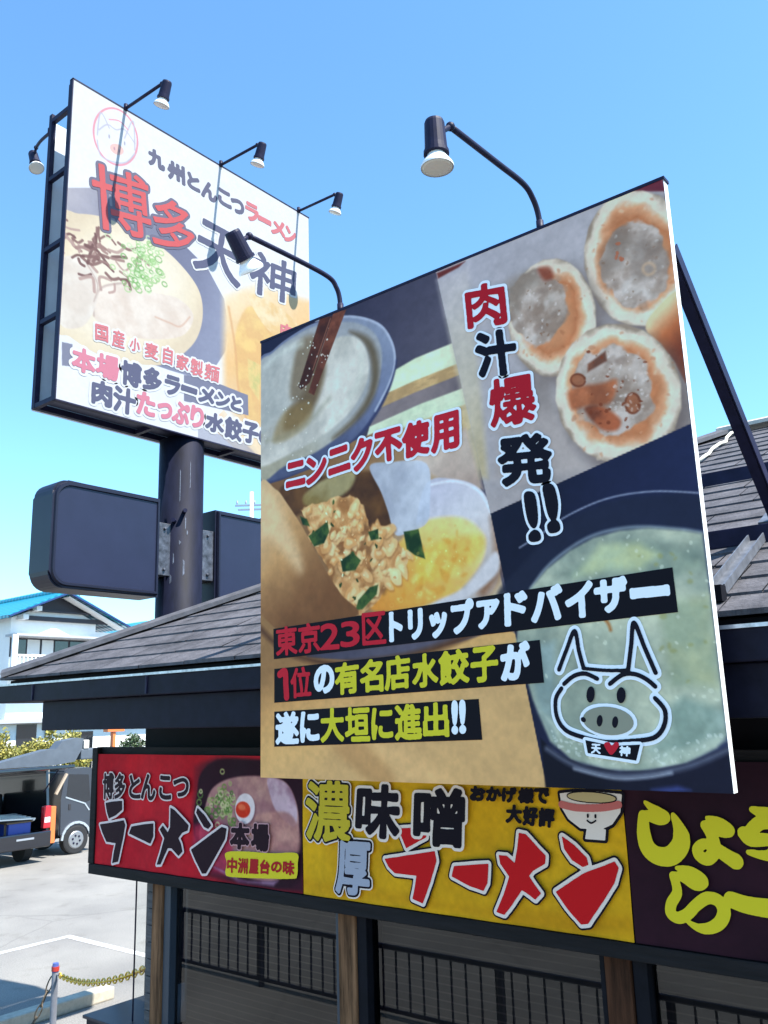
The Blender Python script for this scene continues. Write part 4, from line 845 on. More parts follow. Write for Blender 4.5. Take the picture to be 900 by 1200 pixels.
cs.poly(oval([(0.522,0.515),(0.604,0.502),(0.515,0.579)]), (250, 214, 206), .012)
for pp in ([(0.492,0.521),(0.502,0.520),(0.493,0.541)], [(0.553,0.519),(0.563,0.517),(0.554,0.538)]): cs.poly(oval(pp), (214, 176, 186), .01)
cs.sheet('printed_face', SF, .0, print_mat('roadside_print', .3), ps, gain=.36, grain=.04)
G_ = .33
s_gray = ink('washed_grey', (128, 128, 152), G_); s_dk = ink('washed_dark', (120, 122, 150), G_); s_red = ink('washed_red', (246, 118, 120), G_); s_pink = ink('washed_pink', (250, 158, 178), G_); s_pr = ink('washed_light_red', (248, 150, 156), G_); s_wh = ink('washed_white', (250, 250, 252), .37); s_edge = ink('washed_edge', (140, 136, 158), G_)  # lettering inks lightened in colour to carry the glossy face's sun glare
K_ = .006
lettering(SF, ps, [T('九', [(0.905,0.287),(1.096,0.281),(0.924,0.468)]), T('州', [(1.161,0.303),(1.374,0.294),(1.176,0.506)]), T('と', [(1.432,0.316),(1.586,0.316),(1.445,0.486)]), T('ん', [(1.635,0.309),(1.845,0.310),(1.639,0.507)]), T('こ', [(1.876,0.295),(2.052,0.299),(1.889,0.475)]), T('つ', [(2.073,0.315),(2.254,0.319),(2.085,0.480)])], [(.014, s_gray, 0, 'lettering')], px=.005)
lettering(SF, ps, [T('ラ', [(2.297,0.271),(2.485,0.265),(2.310,0.484)]), T('ー', [(2.508,0.366),(2.701,0.361),(2.508,0.412)]), T('メ', [(2.736,0.289),(2.948,0.287),(2.724,0.490)]), T('ン', [(2.971,0.295),(3.141,0.296),(2.946,0.496)])], [(.014, s_pr, 0, 'lettering')], px=.005)
lettering(SF, ps, [T('博', [(0.234,0.811),(0.897,0.675),(0.320,1.496)]), T('多', [(0.992,0.787),(1.532,0.775),(0.993,1.371)])], [(.04, s_edge, 0, 'lettering_outline'), (.010, s_red, .003, 'lettering')], px=.007, wob=.0015)
lettering(SF, ps, [T('天', [(1.623,0.797),(2.294,0.809),(1.529,1.435)]), T('神', [(2.396,0.866),(3.139,0.783),(2.358,1.413)])], [(.04, s_wh, 0, 'lettering_outline'), (.014, s_dk, .003, 'lettering')], px=.007, wob=.0012)
lettering(SF, ps, [T(c, q) for c, q in zip('国産小麦自家製麺', ([(0.367,2.520),(0.504,2.508),(0.375,2.680)], [(0.557,2.510),(0.694,2.504),(0.560,2.685)], [(0.767,2.526),(0.880,2.525),(0.761,2.661)], [(0.943,2.520),(1.100,2.511),(0.943,2.681)], [(1.171,2.493),(1.286,2.489),(1.165,2.680)], [(1.342,2.524),(1.498,2.519),(1.335,2.687)], [(1.530,2.515),(1.691,2.514),(1.522,2.701)], [(1.724,2.515),(1.924,2.505),(1.708,2.701)]))], [(.026, s_wh, 0, 'lettering_outline'), (.005, s_pr, .003, 'lettering')], px=.005)
lettering(SF, ps, [T('本', [(0.144,2.823),(0.377,2.827),(0.146,3.047)]), T('場', [(0.407,2.813),(0.640,2.800),(0.403,3.048)])], [(.042, s_wh, 0, 'lettering_outline'), (.012, s_pink, .003, 'lettering')], px=.006)
lettering(SF, ps, [T('博', [(0.684,2.801),(0.901,2.796),(0.683,3.036)]), T('多', [(0.946,2.782),(1.150,2.784),(0.938,3.015)]), T('ラ', [(1.211,2.803),(1.387,2.799),(1.199,2.994)]), T('ー', [(1.419,2.859),(1.608,2.860),(1.414,2.903)]), T('メ', [(1.671,2.794),(1.862,2.801),(1.642,2.963)]), T('ン', [(1.908,2.799),(2.072,2.804),(1.884,2.943)]), T('と', [(2.106,2.795),(2.247,2.797),(2.094,2.938)])], [(.04, s_wh, 0, 'lettering_outline'), (.013, s_dk, .003, 'lettering')], px=.006)
lettering(SF, ps, [T('肉', [(0.369,3.095),(0.571,3.093),(0.373,3.321)]), T('汁', [(0.610,3.090),(0.846,3.088),(0.605,3.337)]), T('水', [(1.756,3.065),(1.995,3.067),(1.741,3.261)]), T('餃', [(2.025,3.052),(2.254,3.059),(2.008,3.284)]), T('子', [(2.285,3.043),(2.503,3.039),(2.266,3.273)]), T('の', [(2.534,3.040),(2.794,3.036),(2.514,3.257)])], [(.04, s_wh, 0, 'lettering_outline'), (.013, s_dk, .003, 'lettering')], px=.006)
lettering(SF, ps, [T('た', [(0.877,3.072),(1.083,3.068),(0.870,3.298)]), T('っ', [(1.127,3.122),(1.289,3.117),(1.123,3.277)]), T('ぷ', [(1.313,3.058),(1.517,3.057),(1.302,3.284)]), T('り', [(1.553,3.048),(1.709,3.046),(1.540,3.272)])], [(.04, s_wh, 0, 'lettering_outline'), (.013, s_pink, .003, 'lettering')], px=.006)
lettering(SF, ps, [T('肉', [(2.871,1.641),(3.076,1.627),(2.870,1.820)]), T('汁', [(2.899,1.855),(3.103,1.844),(2.898,2.032)])], [(.008, s_pr, 0, 'lettering')], px=.005)
# dark blank boxes
cabm = mat('navy_cabinet', (.007, .008, .02), .42, var=.15, scale=4, spec=.3); cabf = mat('navy_cabinet_face', (.014, .0165, .038), .38, var=.12, scale=3, spec=.3)
def cabinet(y0, y1, z0, z1, curve_left):
    x1, x0, rr = -7.10, -7.44, .15
    prof = []
    if curve_left:
        for a in np.linspace(math.pi, math.pi*1.5, 7): prof.append((y0+rr+rr*math.cos(a), z0+rr+rr*math.sin(a)))
        prof += [(y1, z0), (y1, z1)]
        for a in np.linspace(math.pi*.5, math.pi, 7): prof.append((y0+rr+rr*math.cos(a), z1-rr+rr*math.sin(a)))
    else:
        prof = [(y0, z0)]
        for a in np.linspace(math.pi*1.5, math.pi*2, 7): prof.append((y1-rr+rr*math.cos(a), z0+rr+rr*math.sin(a)))
        for a in np.linspace(0, math.pi*.5, 7): prof.append((y1-rr+rr*math.cos(a), z1-rr+rr*math.sin(a)))
        prof += [(y0, z1)]
    q = MB(); q.prism([(x0, y, z) for y, z in prof], (x1-x0, 0, 0))
    bmesh.ops.bevel(q.bm, geom=[e for e in q.bm.edges if abs((e.verts[0].co-e.verts[1].co).x) < 1e-5], offset=.018, segments=2, affect='EDGES')
    c = q.build('sign_box', cabm, ps)
    # raised rim and recessed face
    cy, cz = (y0+y1)/2, (z0+z1)/2
    def sc(f): return [(cy+(y-cy)*(1-f/(y1-y0)*2), cz+(z-cz)*(1-f/(z1-z0)*2)) for y, z in prof]
    outer, inner = sc(.02), sc(.055); n = len(prof); q = MB()
    A = [q.bm.verts.new((x1+.001, *p)) for p in outer]; B_ = [q.bm.verts.new((x1+.02, *p)) for p in sc(.028)]; C_ = [q.bm.verts.new((x1+.02, *p)) for p in sc(.048)]; D_ = [q.bm.verts.new((x1+.003, *p)) for p in inner]
    for a, b_ in ((A, B_), (B_, C_), (C_, D_)):
        for i in range(n): q.bm.faces.new((a[i], a[(i+1) % n], b_[(i+1) % n], b_[i]))
    q.build('rim', cabm, c)
    q = MB(); q.poly([(x1+.004, *p) for p in inner]); q.build('blank_face', cabf, c)
    return c
cabinet(4.07, 5.26, 4.15, 5.155, True); cabinet(5.98, 7.17, 4.15, 5.155, False)
brk = mat('worn_bracket', (.07, .075, .09), .45, .4, var=.7, scale=16)
for y0, y1 in ((5.262, 5.42), (5.82, 5.978)):
    q = MB(); q.box(-7.36, -7.14, y0, y1, 4.38, 4.92, .006)
    for z in (4.44, 4.86): q.ico((-7.13, (y0+y1)/2, z), .018, 1)
    q.build('bracket', brk, ps)
# lamps of the roadside sign
for k, (y, lb) in enumerate(((4.59, 'small black spot lamp reaching out from the roadside sign, above the pig ring'), (5.89, 'small black spot lamp reaching out from the middle of the roadside sign top'), (7.18, 'small black spot lamp reaching out from the far lower end of the roadside sign top'))):
    lamp(lb, (-6.99, y, 9.262), [(0, 0, 0), (.62, 0, -.03)], (.68, 0, -.12), (-.35, 0, -.93), 1.0)
lamp('small black spot lamp behind the roadside sign, pointing back at its rear face', (-7.462, 4.02, 8.88), [(0, 0, 0), (-.03, .005, .01), (-.25, .04, .05), (-.45, .1, .1)], (-.52, .12, .02), (.4, 0, -.9), 1.0)

# ================================================================== cloth banners
BF = Frame((-6.1, 4.0, 2.75), (1, 0, 0), (0, 0, -1), (0, -1, 0))
def bx(px): return px
def wav(a, f, ph): return lambda U, V: a*np.sin(U*f+ph+1.5*np.sin(V*5))*np.clip(1-V/.9, 0.15, 1)+a*.5*np.sin(U*f*2.7+V*9)
grp = None
def banner(name_label, u0, u1, paint, gain):
    t = thing('banner', name_label, 'banner', (-6.1+u0, 3.99, 1.93), 'cloth banners along the shop front')
    c = Canvas(u1-u0, .86, .0045); c.U = c.U+u0; c.off = u0
    return t, c
class OffCanvas(Canvas):
    """a canvas whose coordinates start at u0, v0"""
    def __init__(s, u0, u1, v0, v1, step):
        super().__init__(u1-u0, v1-v0, step); s.U = s.U+u0; s.V = s.V+v0; s.u0, s.v0 = u0, v0
    def _win(s, P, pad): return super()._win(np.asarray(P)-np.array((s.u0, s.v0)), pad)
gp = 'cloth banners along the shop front'
ub = [b_[0] for b_ in ([(0.050,0.807),(2.201,0.806)], [(2.201,0.806),(4.283,0.783)])]
u_r0, u_r1, u_y1 = .022, [(2.197,0.585)][0][0], [(4.281,0.726)][0][0]
bv0, bv1 = .02, .812
# red
t1 = thing('banner', 'red cloth ramen banner with a photographed bowl and yellow label, leftmost above the glass', 'banner', (-6.08, 3.99, 1.94), gp)
c1 = OffCanvas(u_r0, u_r1, bv0, bv1, .0042)
c1.fill(mixn((176, 30, 50), (192, 38, 56), 2, 3))
c1.poly([(1.164,0.089),(1.404,0.036),(1.854,0.047),(2.201,0.051),(2.208,0.811),(1.713,0.814),(1.289,0.790),(1.147,0.442)], grad([(1.147,0.442)][0], [(1.513,0.424)][0], [(160, 34, 54), (96, 34, 54), (62, 28, 48)], 3, .2), .06)
c1.poly([(1.197,0.274),(1.234,0.139),(1.405,0.052),(1.709,0.043),(1.994,0.054),(2.196,0.089),(2.235,0.387),(2.210,0.652),(2.122,0.776),(1.854,0.801),(1.518,0.770),(1.288,0.726),(1.176,0.490)], (50, 24, 42), .03, smooth=True)
c1.poly([(1.280,0.370),(1.356,0.235),(1.535,0.165),(1.806,0.143),(2.039,0.169),(2.139,0.287),(2.170,0.435),(2.146,0.599),(2.057,0.723),(1.854,0.771),(1.518,0.739),(1.313,0.676),(1.230,0.536)], mixn((196, 160, 158), (158, 116, 128), 7, 4, .3, .7), .02, smooth=True)
c1.poly([(1.175,0.474),(1.360,0.432),(1.514,0.472),(1.566,0.610),(1.518,0.770),(1.289,0.758),(1.166,0.638)], mixn((196, 60, 96), (150, 40, 80), 8, 5), .05, .8)
c1.poly([(1.901,0.157),(2.062,0.184),(2.149,0.332),(2.126,0.438),(1.992,0.369),(1.924,0.265)], mixn((206, 190, 214), (160, 130, 160), 9, 6), .02, .9, smooth=True)
c1.poly([(1.711,0.414),(2.038,0.352),(2.170,0.450),(2.157,0.598),(1.991,0.595),(1.807,0.563)], mixn((206, 164, 156), (170, 126, 128), 9, 7), .03, .8, smooth=True)
c1.poly([(1.314,0.708),(1.713,0.783),(1.990,0.758),(1.945,0.792),(1.617,0.800)], mixn((170, 140, 180), (120, 80, 120), 9, 8), .03, .8)
rs = np.random.RandomState(9)
for k in range(70):
    c = np.array([(1.461,0.346)][0])+np.array((rs.randn()*.085, rs.randn()*.075)); r = .012+.016*rs.rand()
    c1.line(oval((c, c+(r, 0), c+(0, r*.8)), 9), .011, [(120, 150, 84), (170, 180, 130), (92, 128, 70), (196, 200, 160)][k % 4], .008, .9)
c1.poly(oval([(1.691,0.365),(1.787,0.371),(1.677,0.463)], 26), (96, 60, 80), .04, .6)
c1.poly(oval([(1.686,0.349),(1.778,0.351),(1.677,0.444)], 26), (224, 220, 232), .01); c1.poly(oval([(1.667,0.356),(1.735,0.358),(1.662,0.407)], 22), mixn((222, 92, 60), (200, 60, 40), 12, 3), .012); c1.poly(oval([(1.657,0.341),(1.691,0.343),(1.655,0.360)]), (240, 150, 110), .02, .7)
wv1 = wav(.006, 7, .3)
c1.sheet('cloth', BF, .012, print_mat('cloth_print', .7), t1, gain=INK*1.22, wave=wv1)
BN = .028
I_rw = ink('banner_pale', (230, 226, 240)); I_rk = ink('banner_dark', (40, 22, 38)); I_by = ink('banner_label_yellow', (226, 222, 56)); I_mar = ink('banner_maroon_text', (176, 40, 48))
lettering(BF, t1, [T(c, q) for c, q in zip('博多とんこつ', ([(0.118,0.165),(0.250,0.158),(0.124,0.343)], [(0.270,0.165),(0.392,0.159),(0.274,0.334)], [(0.450,0.169),(0.575,0.173),(0.458,0.320)], [(0.598,0.155),(0.756,0.166),(0.601,0.322)], [(0.809,0.165),(0.931,0.169),(0.815,0.314)], [(0.971,0.175),(1.128,0.178),(0.970,0.292)]))], [(.016, I_rw, 0, 'lettering_outline'), (.006, I_rk, .002, 'lettering')], n0=BN, wob=.0012)
RA = {}
big = [('p', [(0.159,0.371),(0.276,0.356),(0.372,0.348),(0.376,0.413),(0.295,0.456),(0.212,0.482),(0.183,0.436)]), ('p', [(0.097,0.528),(0.259,0.505),(0.399,0.484),(0.420,0.518),(0.394,0.622),(0.347,0.774),(0.272,0.790),(0.286,0.718),(0.307,0.649),(0.191,0.646),(0.134,0.584)]), ('p', [(0.495,0.521),(0.634,0.500),(0.752,0.486),(0.756,0.575),(0.723,0.625),(0.609,0.602),(0.466,0.572)]),
       ('p', [(0.939,0.371),(0.985,0.386),(1.098,0.451),(1.143,0.479),(1.133,0.513),(1.073,0.533),(1.036,0.568),(1.064,0.603),(1.082,0.651),(1.039,0.684),(0.960,0.640),(0.921,0.642),(0.845,0.752),(0.799,0.759),(0.836,0.682),(0.878,0.578),(0.824,0.523),(0.858,0.494),(0.916,0.535),(0.938,0.504)]), ('p', [(1.231,0.359),(1.307,0.405),(1.376,0.466),(1.345,0.491),(1.303,0.480),(1.255,0.437),(1.216,0.393)]), ('p', [(1.169,0.632),(1.310,0.557),(1.479,0.470),(1.529,0.477),(1.515,0.544),(1.421,0.659),(1.330,0.770),(1.289,0.774),(1.219,0.699)])]
lettering(BF, t1, big, [(.015, I_rw, .001, 'lettering_outline'), (-.001, I_rk, .003, 'lettering')], n0=BN, wob=.002)
lettering(BF, t1, [T('本', [(1.579,0.446),(1.745,0.440),(1.566,0.592)]), T('場', [(1.773,0.442),(1.919,0.437),(1.769,0.590)])], [(.018, ink('banner_rose', (200, 160, 176)), 0, 'lettering_outline'), (.009, I_rk, .002, 'lettering')], n0=BN, wob=.0012)
lettering(BF, t1, [('q', [(1.521,0.626),(1.712,0.606),(1.946,0.599),(2.159,0.583),(2.172,0.641),(2.166,0.711),(2.123,0.732),(1.854,0.753),(1.568,0.769),(1.518,0.751),(1.532,0.691)])], [(.0, I_by, 0, 'label_patch')], n0=BN, wob=.0015)
lettering(BF, t1, [T(c, q) for c, q in zip('中洲屋台の味', ([(1.542,0.656),(1.630,0.652),(1.538,0.743)], [(1.645,0.651),(1.731,0.649),(1.641,0.738)], [(1.750,0.649),(1.830,0.646),(1.746,0.732)], [(1.849,0.645),(1.932,0.642),(1.844,0.724)], [(1.950,0.649),(2.036,0.645),(1.945,0.706)], [(2.053,0.635),(2.146,0.631),(2.048,0.712)]))], [(.004, I_mar, 0, 'lettering')], n0=BN+.003)
# yellow
t2 = thing('banner', 'yellow cloth miso ramen banner with red lettering and a smiling bowl', 'banner', (-4.0, 3.99, 1.94), gp)
c2 = OffCanvas(u_r1+.006, u_y1, bv0, bv1, .0042)
c2.fill(mixn((196, 158, 28), (214, 178, 36), 2, 3))
for k, pp in enumerate(([(2.213,0.754),(2.994,0.764),(3.644,0.771),(4.272,0.751)], [(3.646,0.734),(3.952,0.746),(4.274,0.726)], [(3.642,0.799),(3.991,0.785)], [(2.221,0.229),(2.728,0.279),(3.016,0.288)])): c2.line(pp, .05, (186, 142, 22), .05, .4)
c2.sheet('cloth', BF, .012, print_mat('cloth_print', .7), t2, gain=INK*1.22, wave=wav(.005, 6, 1.7))
I_yr = ink('banner_red', (204, 28, 38)); I_yk = ink('banner_black', (22, 18, 34)); I_yw = ink('banner_white', (240, 240, 246)); 
gold = ink('banner_gold', (206, 196, 60)); paleb = ink('banner_pale_blue', (168, 184, 216))
lettering(BF, t2, [('t', '濃', [(2.262,0.168),(2.604,0.163),(2.250,0.495)])], [(.03, I_yw, 0, 'lettering_outline'), (.022, I_yk, .002, 'lettering_edge'), (.010, gold, .004, 'lettering')], n0=BN, wob=.0015)
lettering(BF, t2, [('t', '厚', [(2.508,0.496),(2.745,0.494),(2.488,0.768)])], [(.03, I_yw, 0, 'lettering_outline'), (.022, I_yk, .002, 'lettering_edge'), (.010, paleb, .004, 'lettering')], n0=BN, wob=.0015)
lettering(BF, t2, [('t', '味', [(2.678,0.179),(2.977,0.175),(2.651,0.448)]), ('t', '噌', [(3.093,0.189),(3.404,0.183),(3.069,0.464)])], [(.030, I_yw, .005, 'lettering_outline'), (.013, I_yk, .007, 'lettering')], n0=BN, wob=.0015)
big = [('p', [(2.956,0.396),(3.154,0.377),(3.146,0.431),(3.068,0.468),(3.007,0.497)]), ('p', [(2.852,0.562),(3.033,0.528),(3.200,0.496),(3.208,0.547),(3.166,0.647),(3.107,0.768),(3.038,0.751),(3.057,0.689),(3.071,0.631),(2.923,0.632),(2.879,0.602)]), ('p', [(3.320,0.562),(3.534,0.534),(3.523,0.626),(3.496,0.667),(3.415,0.652),(3.302,0.615)]),
       ('p', [(3.724,0.372),(3.764,0.377),(3.823,0.433),(3.868,0.471),(3.861,0.508),(3.792,0.547),(3.767,0.571),(3.796,0.609),(3.828,0.646),(3.794,0.678),(3.743,0.651),(3.721,0.642),(3.662,0.714),(3.612,0.767),(3.566,0.758),(3.614,0.674),(3.653,0.585),(3.605,0.528),(3.599,0.487),(3.646,0.487),(3.690,0.518),(3.709,0.449)]), ('p', [(3.963,0.376),(4.024,0.409),(4.085,0.462),(4.091,0.494),(4.061,0.507),(4.009,0.482),(3.971,0.431)]), ('p', [(3.907,0.631),(4.054,0.539),(4.225,0.469),(4.243,0.495),(4.216,0.563),(4.135,0.671),(4.067,0.755),(4.030,0.763),(3.965,0.700)])]
lettering(BF, t2, big, [(.026, I_yk, 0, 'lettering_edge'), (.017, I_yw, .002, 'lettering_outline'), (.0, I_yr, .004, 'lettering')], n0=BN, wob=.002)
lettering(BF, t2, [T(c, q) for c, q in zip('おかげ様で', ([(3.451,0.161),(3.535,0.163),(3.442,0.226)], [(3.550,0.161),(3.632,0.162),(3.541,0.224)], [(3.646,0.160),(3.721,0.161),(3.636,0.227)], [(3.740,0.161),(3.822,0.162),(3.730,0.227)], [(3.831,0.158),(3.907,0.160),(3.822,0.223)]))]+[T(c, q) for c, q in zip('大好評', ([(3.663,0.245),(3.747,0.245),(3.653,0.326)], [(3.761,0.249),(3.837,0.249),(3.750,0.333)], [(3.851,0.252),(3.930,0.253),(3.839,0.335)]))], [(.006, I_yk, 0, 'lettering')], n0=BN)
bowl = [(3.967,0.177),(4.045,0.167),(4.170,0.163),(4.290,0.170),(4.274,0.252),(4.229,0.307),(4.175,0.331),(4.064,0.334),(4.004,0.294),(3.974,0.247)]
lettering(BF, t2, [('p', bowl), ('p', [(4.097,0.332),(4.195,0.330),(4.186,0.381),(4.084,0.380)])], [(.014, I_yk, 0, 'bowl_edge'), (.0, I_yw, .002, 'bowl')], n0=BN)
lettering(BF, t2, [('p', oval([(4.135,0.189),(4.260,0.192),(4.131,0.211)], 26))], [(.006, I_yk, 0, 'bowl_edge'), (0, ink('broth', (200, 190, 150)), .002, 'broth')], n0=BN+.005)
lettering(BF, t2, [('s', [(3.975,0.228),(4.059,0.240),(4.184,0.234),(4.270,0.217)], .035)], [(0, ink('banner_rim_red', (206, 120, 124)), 0, 'bowl_pattern')], n0=BN+.005)
lettering(BF, t2, [('p', oval([(4.109,0.274),(4.115,0.274),(4.108,0.285)], 10)), ('p', oval([(4.148,0.274),(4.154,0.274),(4.147,0.285)], 10)), ('s', [(4.104,0.296),(4.124,0.306),(4.148,0.294)], .008)], [(0, I_yk, 0, 'bowl_face')], n0=BN+.005, px=.002)
# maroon
t3 = thing('banner', 'dark maroon cloth ramen banner with thick yellow green lettering', 'banner', (-1.8, 3.99, 1.94), gp)
c3 = OffCanvas(u_y1+.006, u_y1+2.05, bv0, bv1, .006)
c3.fill(mixn((40, 20, 36), (52, 26, 44), 2, 3))
c3.sheet('cloth', BF, .012, print_mat('cloth_print', .7), t3, gain=INK*1.22, wave=wav(.004, 6, .9))
I_ly = ink('banner_lime', (224, 222, 54))
W_ = .075
lettering(BF, t3, [('s', [(4.399,0.203),(4.429,0.226),(4.464,0.248),(4.481,0.262),(4.455,0.271),(4.408,0.259),(4.384,0.260)], [.012, .04, .05, .045, .03]), ('s', [(4.384,0.260),(4.378,0.335),(4.391,0.398),(4.434,0.429),(4.494,0.425),(4.541,0.380),(4.551,0.327),(4.524,0.251)], [.04, .06, .072, .075, .075, .068, .015]),
    ('s', [(4.675,0.257),(4.714,0.267),(4.749,0.289),(4.758,0.303),(4.727,0.305),(4.684,0.287),(4.665,0.286)], [.012, .04, .05, .045, .028]), ('s', [(4.663,0.288),(4.683,0.320),(4.693,0.358),(4.686,0.400),(4.655,0.427),(4.624,0.415),(4.619,0.387),(4.650,0.364),(4.691,0.376),(4.740,0.407),(4.775,0.426)], [.035, .045, .048, .045, .04, .036, .05, .06]),
    ('s', [(4.871,0.213),(4.905,0.223),(4.944,0.232),(4.958,0.237)], [.02, .05, .05]), ('s', [(4.850,0.303),(4.890,0.268),(4.936,0.259),(4.978,0.273),(4.971,0.330),(4.924,0.391),(4.835,0.386)], [.045, .05, .065, .055, .015]), ('s', [(4.826,0.311),(4.849,0.335),(4.912,0.330)], [.05, .045]),
    ('s', [(4.517,0.475),(4.561,0.479),(4.604,0.498),(4.623,0.520),(4.594,0.535),(4.542,0.511),(4.505,0.506)], [.012, .04, .05, .042, .025]), ('s', [(4.498,0.509),(4.507,0.549),(4.505,0.582),(4.476,0.625),(4.470,0.665),(4.501,0.680),(4.543,0.661),(4.591,0.616),(4.640,0.585),(4.685,0.592),(4.704,0.629),(4.684,0.675),(4.639,0.705),(4.589,0.711),(4.544,0.693)], [.032, .036, .04, .042, .042, .04, .045, .05, .046, .036, .012]),
    ('s', [(4.742,0.582),(4.810,0.597),(4.936,0.602)], [.06, .07]), ('t', 'ゆ', [(4.95, .12), (5.34, .12), (4.95, .42)]), ('t', 'め', [(5.05, .45), (5.4, .45), (5.05, .74)]), ('t', 'ん', [(5.5, .45), (5.85, .45), (5.5, .74)])],
    [(.004, I_ly, 0, 'lettering')], n0=BN, wob=.0007, heavy=False)

# ================================================================== corner bollard, chain, kerb block, box
bo = thing('bollard', 'thin grey bollard with a red and blue reflective cap at the lot corner', 'bollard', (-9.23, 5.63, G0))
steel = mat('grey_steel', (.22, .23, .26), .45, .3, var=.2, scale=12)
x, y = -9.23, 5.63
q = MB(); q.tube([(x, y, G0), (x, y, G0+.75)], .034, 18); q.tube([(x, y, G0), (x, y, G0+.014)], .08, 18); q.build('post', steel, bo, smooth=False)
q = MB(); q.tube([(x, y, G0+.751), (x, y, G0+.79), (x, y, G0+.84)], [.035, .038, .03], 18); q.build('cap', mat('blue_cap', (.06, .09, .28), .4), bo)
q = MB(); q.tube([(x, y, G0+.762), (x, y, G0+.808)], .041, 18); q.build('reflector_band', mat('red_band', (.4, .04, .03), .35), bo)
q = MB(); q.tube([(x+.034, y, G0+.73), (x+.075, y, G0+.73)], .009, 8); q.build('hook', steel, bo)
def chain(label, a, b_, sag, m):
    a, b_ = Vector(a), Vector(b_); L = (b_-a).length; n = int(L/.115); q = MB()
    P = [a.lerp(b_, t/n)-Vector((0, 0, sag*4*(t/n)*(1-t/n))) for t in range(n+1)]
    for i in range(n):
        c = (P[i]+P[i+1])/2; d = (P[i+1]-P[i]).normalized(); s = d.cross(Vector((0, 0, 1))).normalized(); u_ = s.cross(d)
        e = s if i % 2 else u_; l = (P[i+1]-P[i]).length*.5+.016
        pts = [c+d*(l*math.cos(t))+e*(.026*math.sin(t)) for t in np.linspace(0, 2*math.pi, 11)]
        q.tube(pts, .0075, 6, cap=False)
    o = q.build('chain', m, None, smooth=True); rebase(o, a); return tag(o, label, 'chain')
yc = mat('yellow_chain', (.85, .47, .03), .45, var=.1, scale=20)
chain('yellow plastic chain sagging from the grey bollard to the timber corner post', (x+.08, y, G0+.73), (-5.5, 4.1, 1.29), .09, yc)
chain('rusty brown chain hanging down beside the grey bollard', (x-.03, y-.01, G0+.7), (x-.3, y-.2, G0+.02), .06, mat('rusty_chain', (.12, .09, .06), .7, var=.4, scale=40))
conc = mat('pale_concrete', (.42, .38, .30), .85, var=.22, scale=10, bump=.3)
kb = MB().box(-10.32, -10.12, 5.2, 7.0, G0, G0+.14, .02).build('wheel_stop', conc, None); rebase(kb, (-10.22, 6.1, G0)); tag(kb, 'pale concrete wheel stop block on the lot near the bollard', 'wheel stop')
bxm = mat('dark_box_metal', (.008, .008, .016), .5, var=.3, scale=10, spec=.2)
bt = thing('utility_box', 'low black utility box under the glass corner screen of the restaurant', 'box', (-5.8, 4.6, G0))
q = MB(); q.box(-6.12, -5.42, 4.0, 5.3, G0, .875, .008); q.build('body', bxm, bt)
q = MB(); q.box(-6.14, -5.40, 3.98, 5.32, .876, .898, .004); q.build('lid', mat('box_lid', (.012, .012, .025), .45, .0, var=.2, scale=8), bt)

# ================================================================== vehicles
blk = mat('black_car_paint', (.008, .009, .014), .18, coat=.6); tyre = mat('tyre_rubber', (.012, .012, .013), .8); rim = mat('wheel_rim', (.3, .3, .31), .4, .7); dglass = mat('dark_car_glass', (.012, .015, .02), .06, spec=.8)
inner = mat('van_interior', (.02, .02, .024), .8); silver = mat('grey_truck_paint', (.04, .046, .06), .35, .2, coat=.3); redl = mat('tail_lens', (.5, .02, .03), .2); redw = mat('pale_lens', (.75, .7, .7), .2); orng = mat('orange_paint', (.65, .16, .04), .45)
greyboom = mat('grey_boom_paint', (.075, .09, .11), .5, var=.15, scale=5)
van = thing('minivan', 'black minivan parked rear first with its tailgate raised over a loaded luggage bay', 'van', (-20.0, 9.7, 0))
VX, VL, VR = -18.35, 8.45, 10.86
def wheel(par, c, r, wd, ax):
    c = Vector(c); ax = Vector(ax); q = MB(); q.tube([c-ax*wd/2, c-ax*wd*.45, c+ax*wd*.45, c+ax*wd/2], [r*.9, r, r, r*.9], 28); wl = q.build('wheel', tyre, par)
    q = MB(); q.tube([c+ax*(wd/2+.002), c+ax*(wd/2+.014)], [r*.62, r*.55], 24); q.build('rim', rim, wl)
    q = MB()
    for k in range(6):
        a = k*math.pi/3; s = ax.orthogonal().normalized(); t_ = ax.cross(s); q.ico(c+ax*(wd/2+.014)+(s*math.cos(a)+t_*math.sin(a))*r*.3, r*.09, 1)
    q.build('hub_bolts', navy_metal, wl)
q = MB()   # shell: side profile walls, roof, floor, nose
prof = [(VX, .42), (VX, 1.0), (VX-.12, 1.86), (VX-.3, 1.9), (VX-2.6, 1.88), (VX-3.3, 1.2), (VX-3.75, 1.0), (VX-3.8, .42)]
q.prism([(a, VR-.06, z) for a, z in prof], (0, .06, 0))
q.prism([(VX, VL, .42), (VX, VL, 1.0), (VX-.03, VL, 1.18), (VX-3.3, VL, 1.18), (VX-3.75, VL, 1.0), (VX-3.8, VL, .42)], (0, .06, 0)); q.box(VX-2.6, VX-.13, VL, VL+.06, 1.68, 1.839)
for xx in (VX-.24, VX-1.15, VX-1.28, VX-2.3): q.box(xx, xx+.1, VL+.002, VL+.058, 1.181, 1.679)
q.box(VX-2.6, VX-.14, VL+.06, VR-.06, 1.84, 1.9, .02); q.prism([(VX-3.8, VL+.06, .42), (VX-3.8, VL+.06, 1.0), (VX-3.3, VL+.06, 1.17), (VX-2.9, VL+.06, 1.12), (VX-2.9, VL+.06, .42)], (0, VR-VL-.12, 0))
for yy in (VL+.11, VR-.11): q.bar((VX-3.28, yy, 1.17), (VX-2.58, yy, 1.85), .09, .06)
q.build('body', blk, van)
q = MB(); q.box(VX-2.9, VX-.05, VL+.06, VR-.06, .5, .6); q.box(VX-2.0, VX-1.85, VL+.1, VR-.1, .6, 1.35, .04); q.build('interior', inner, van)
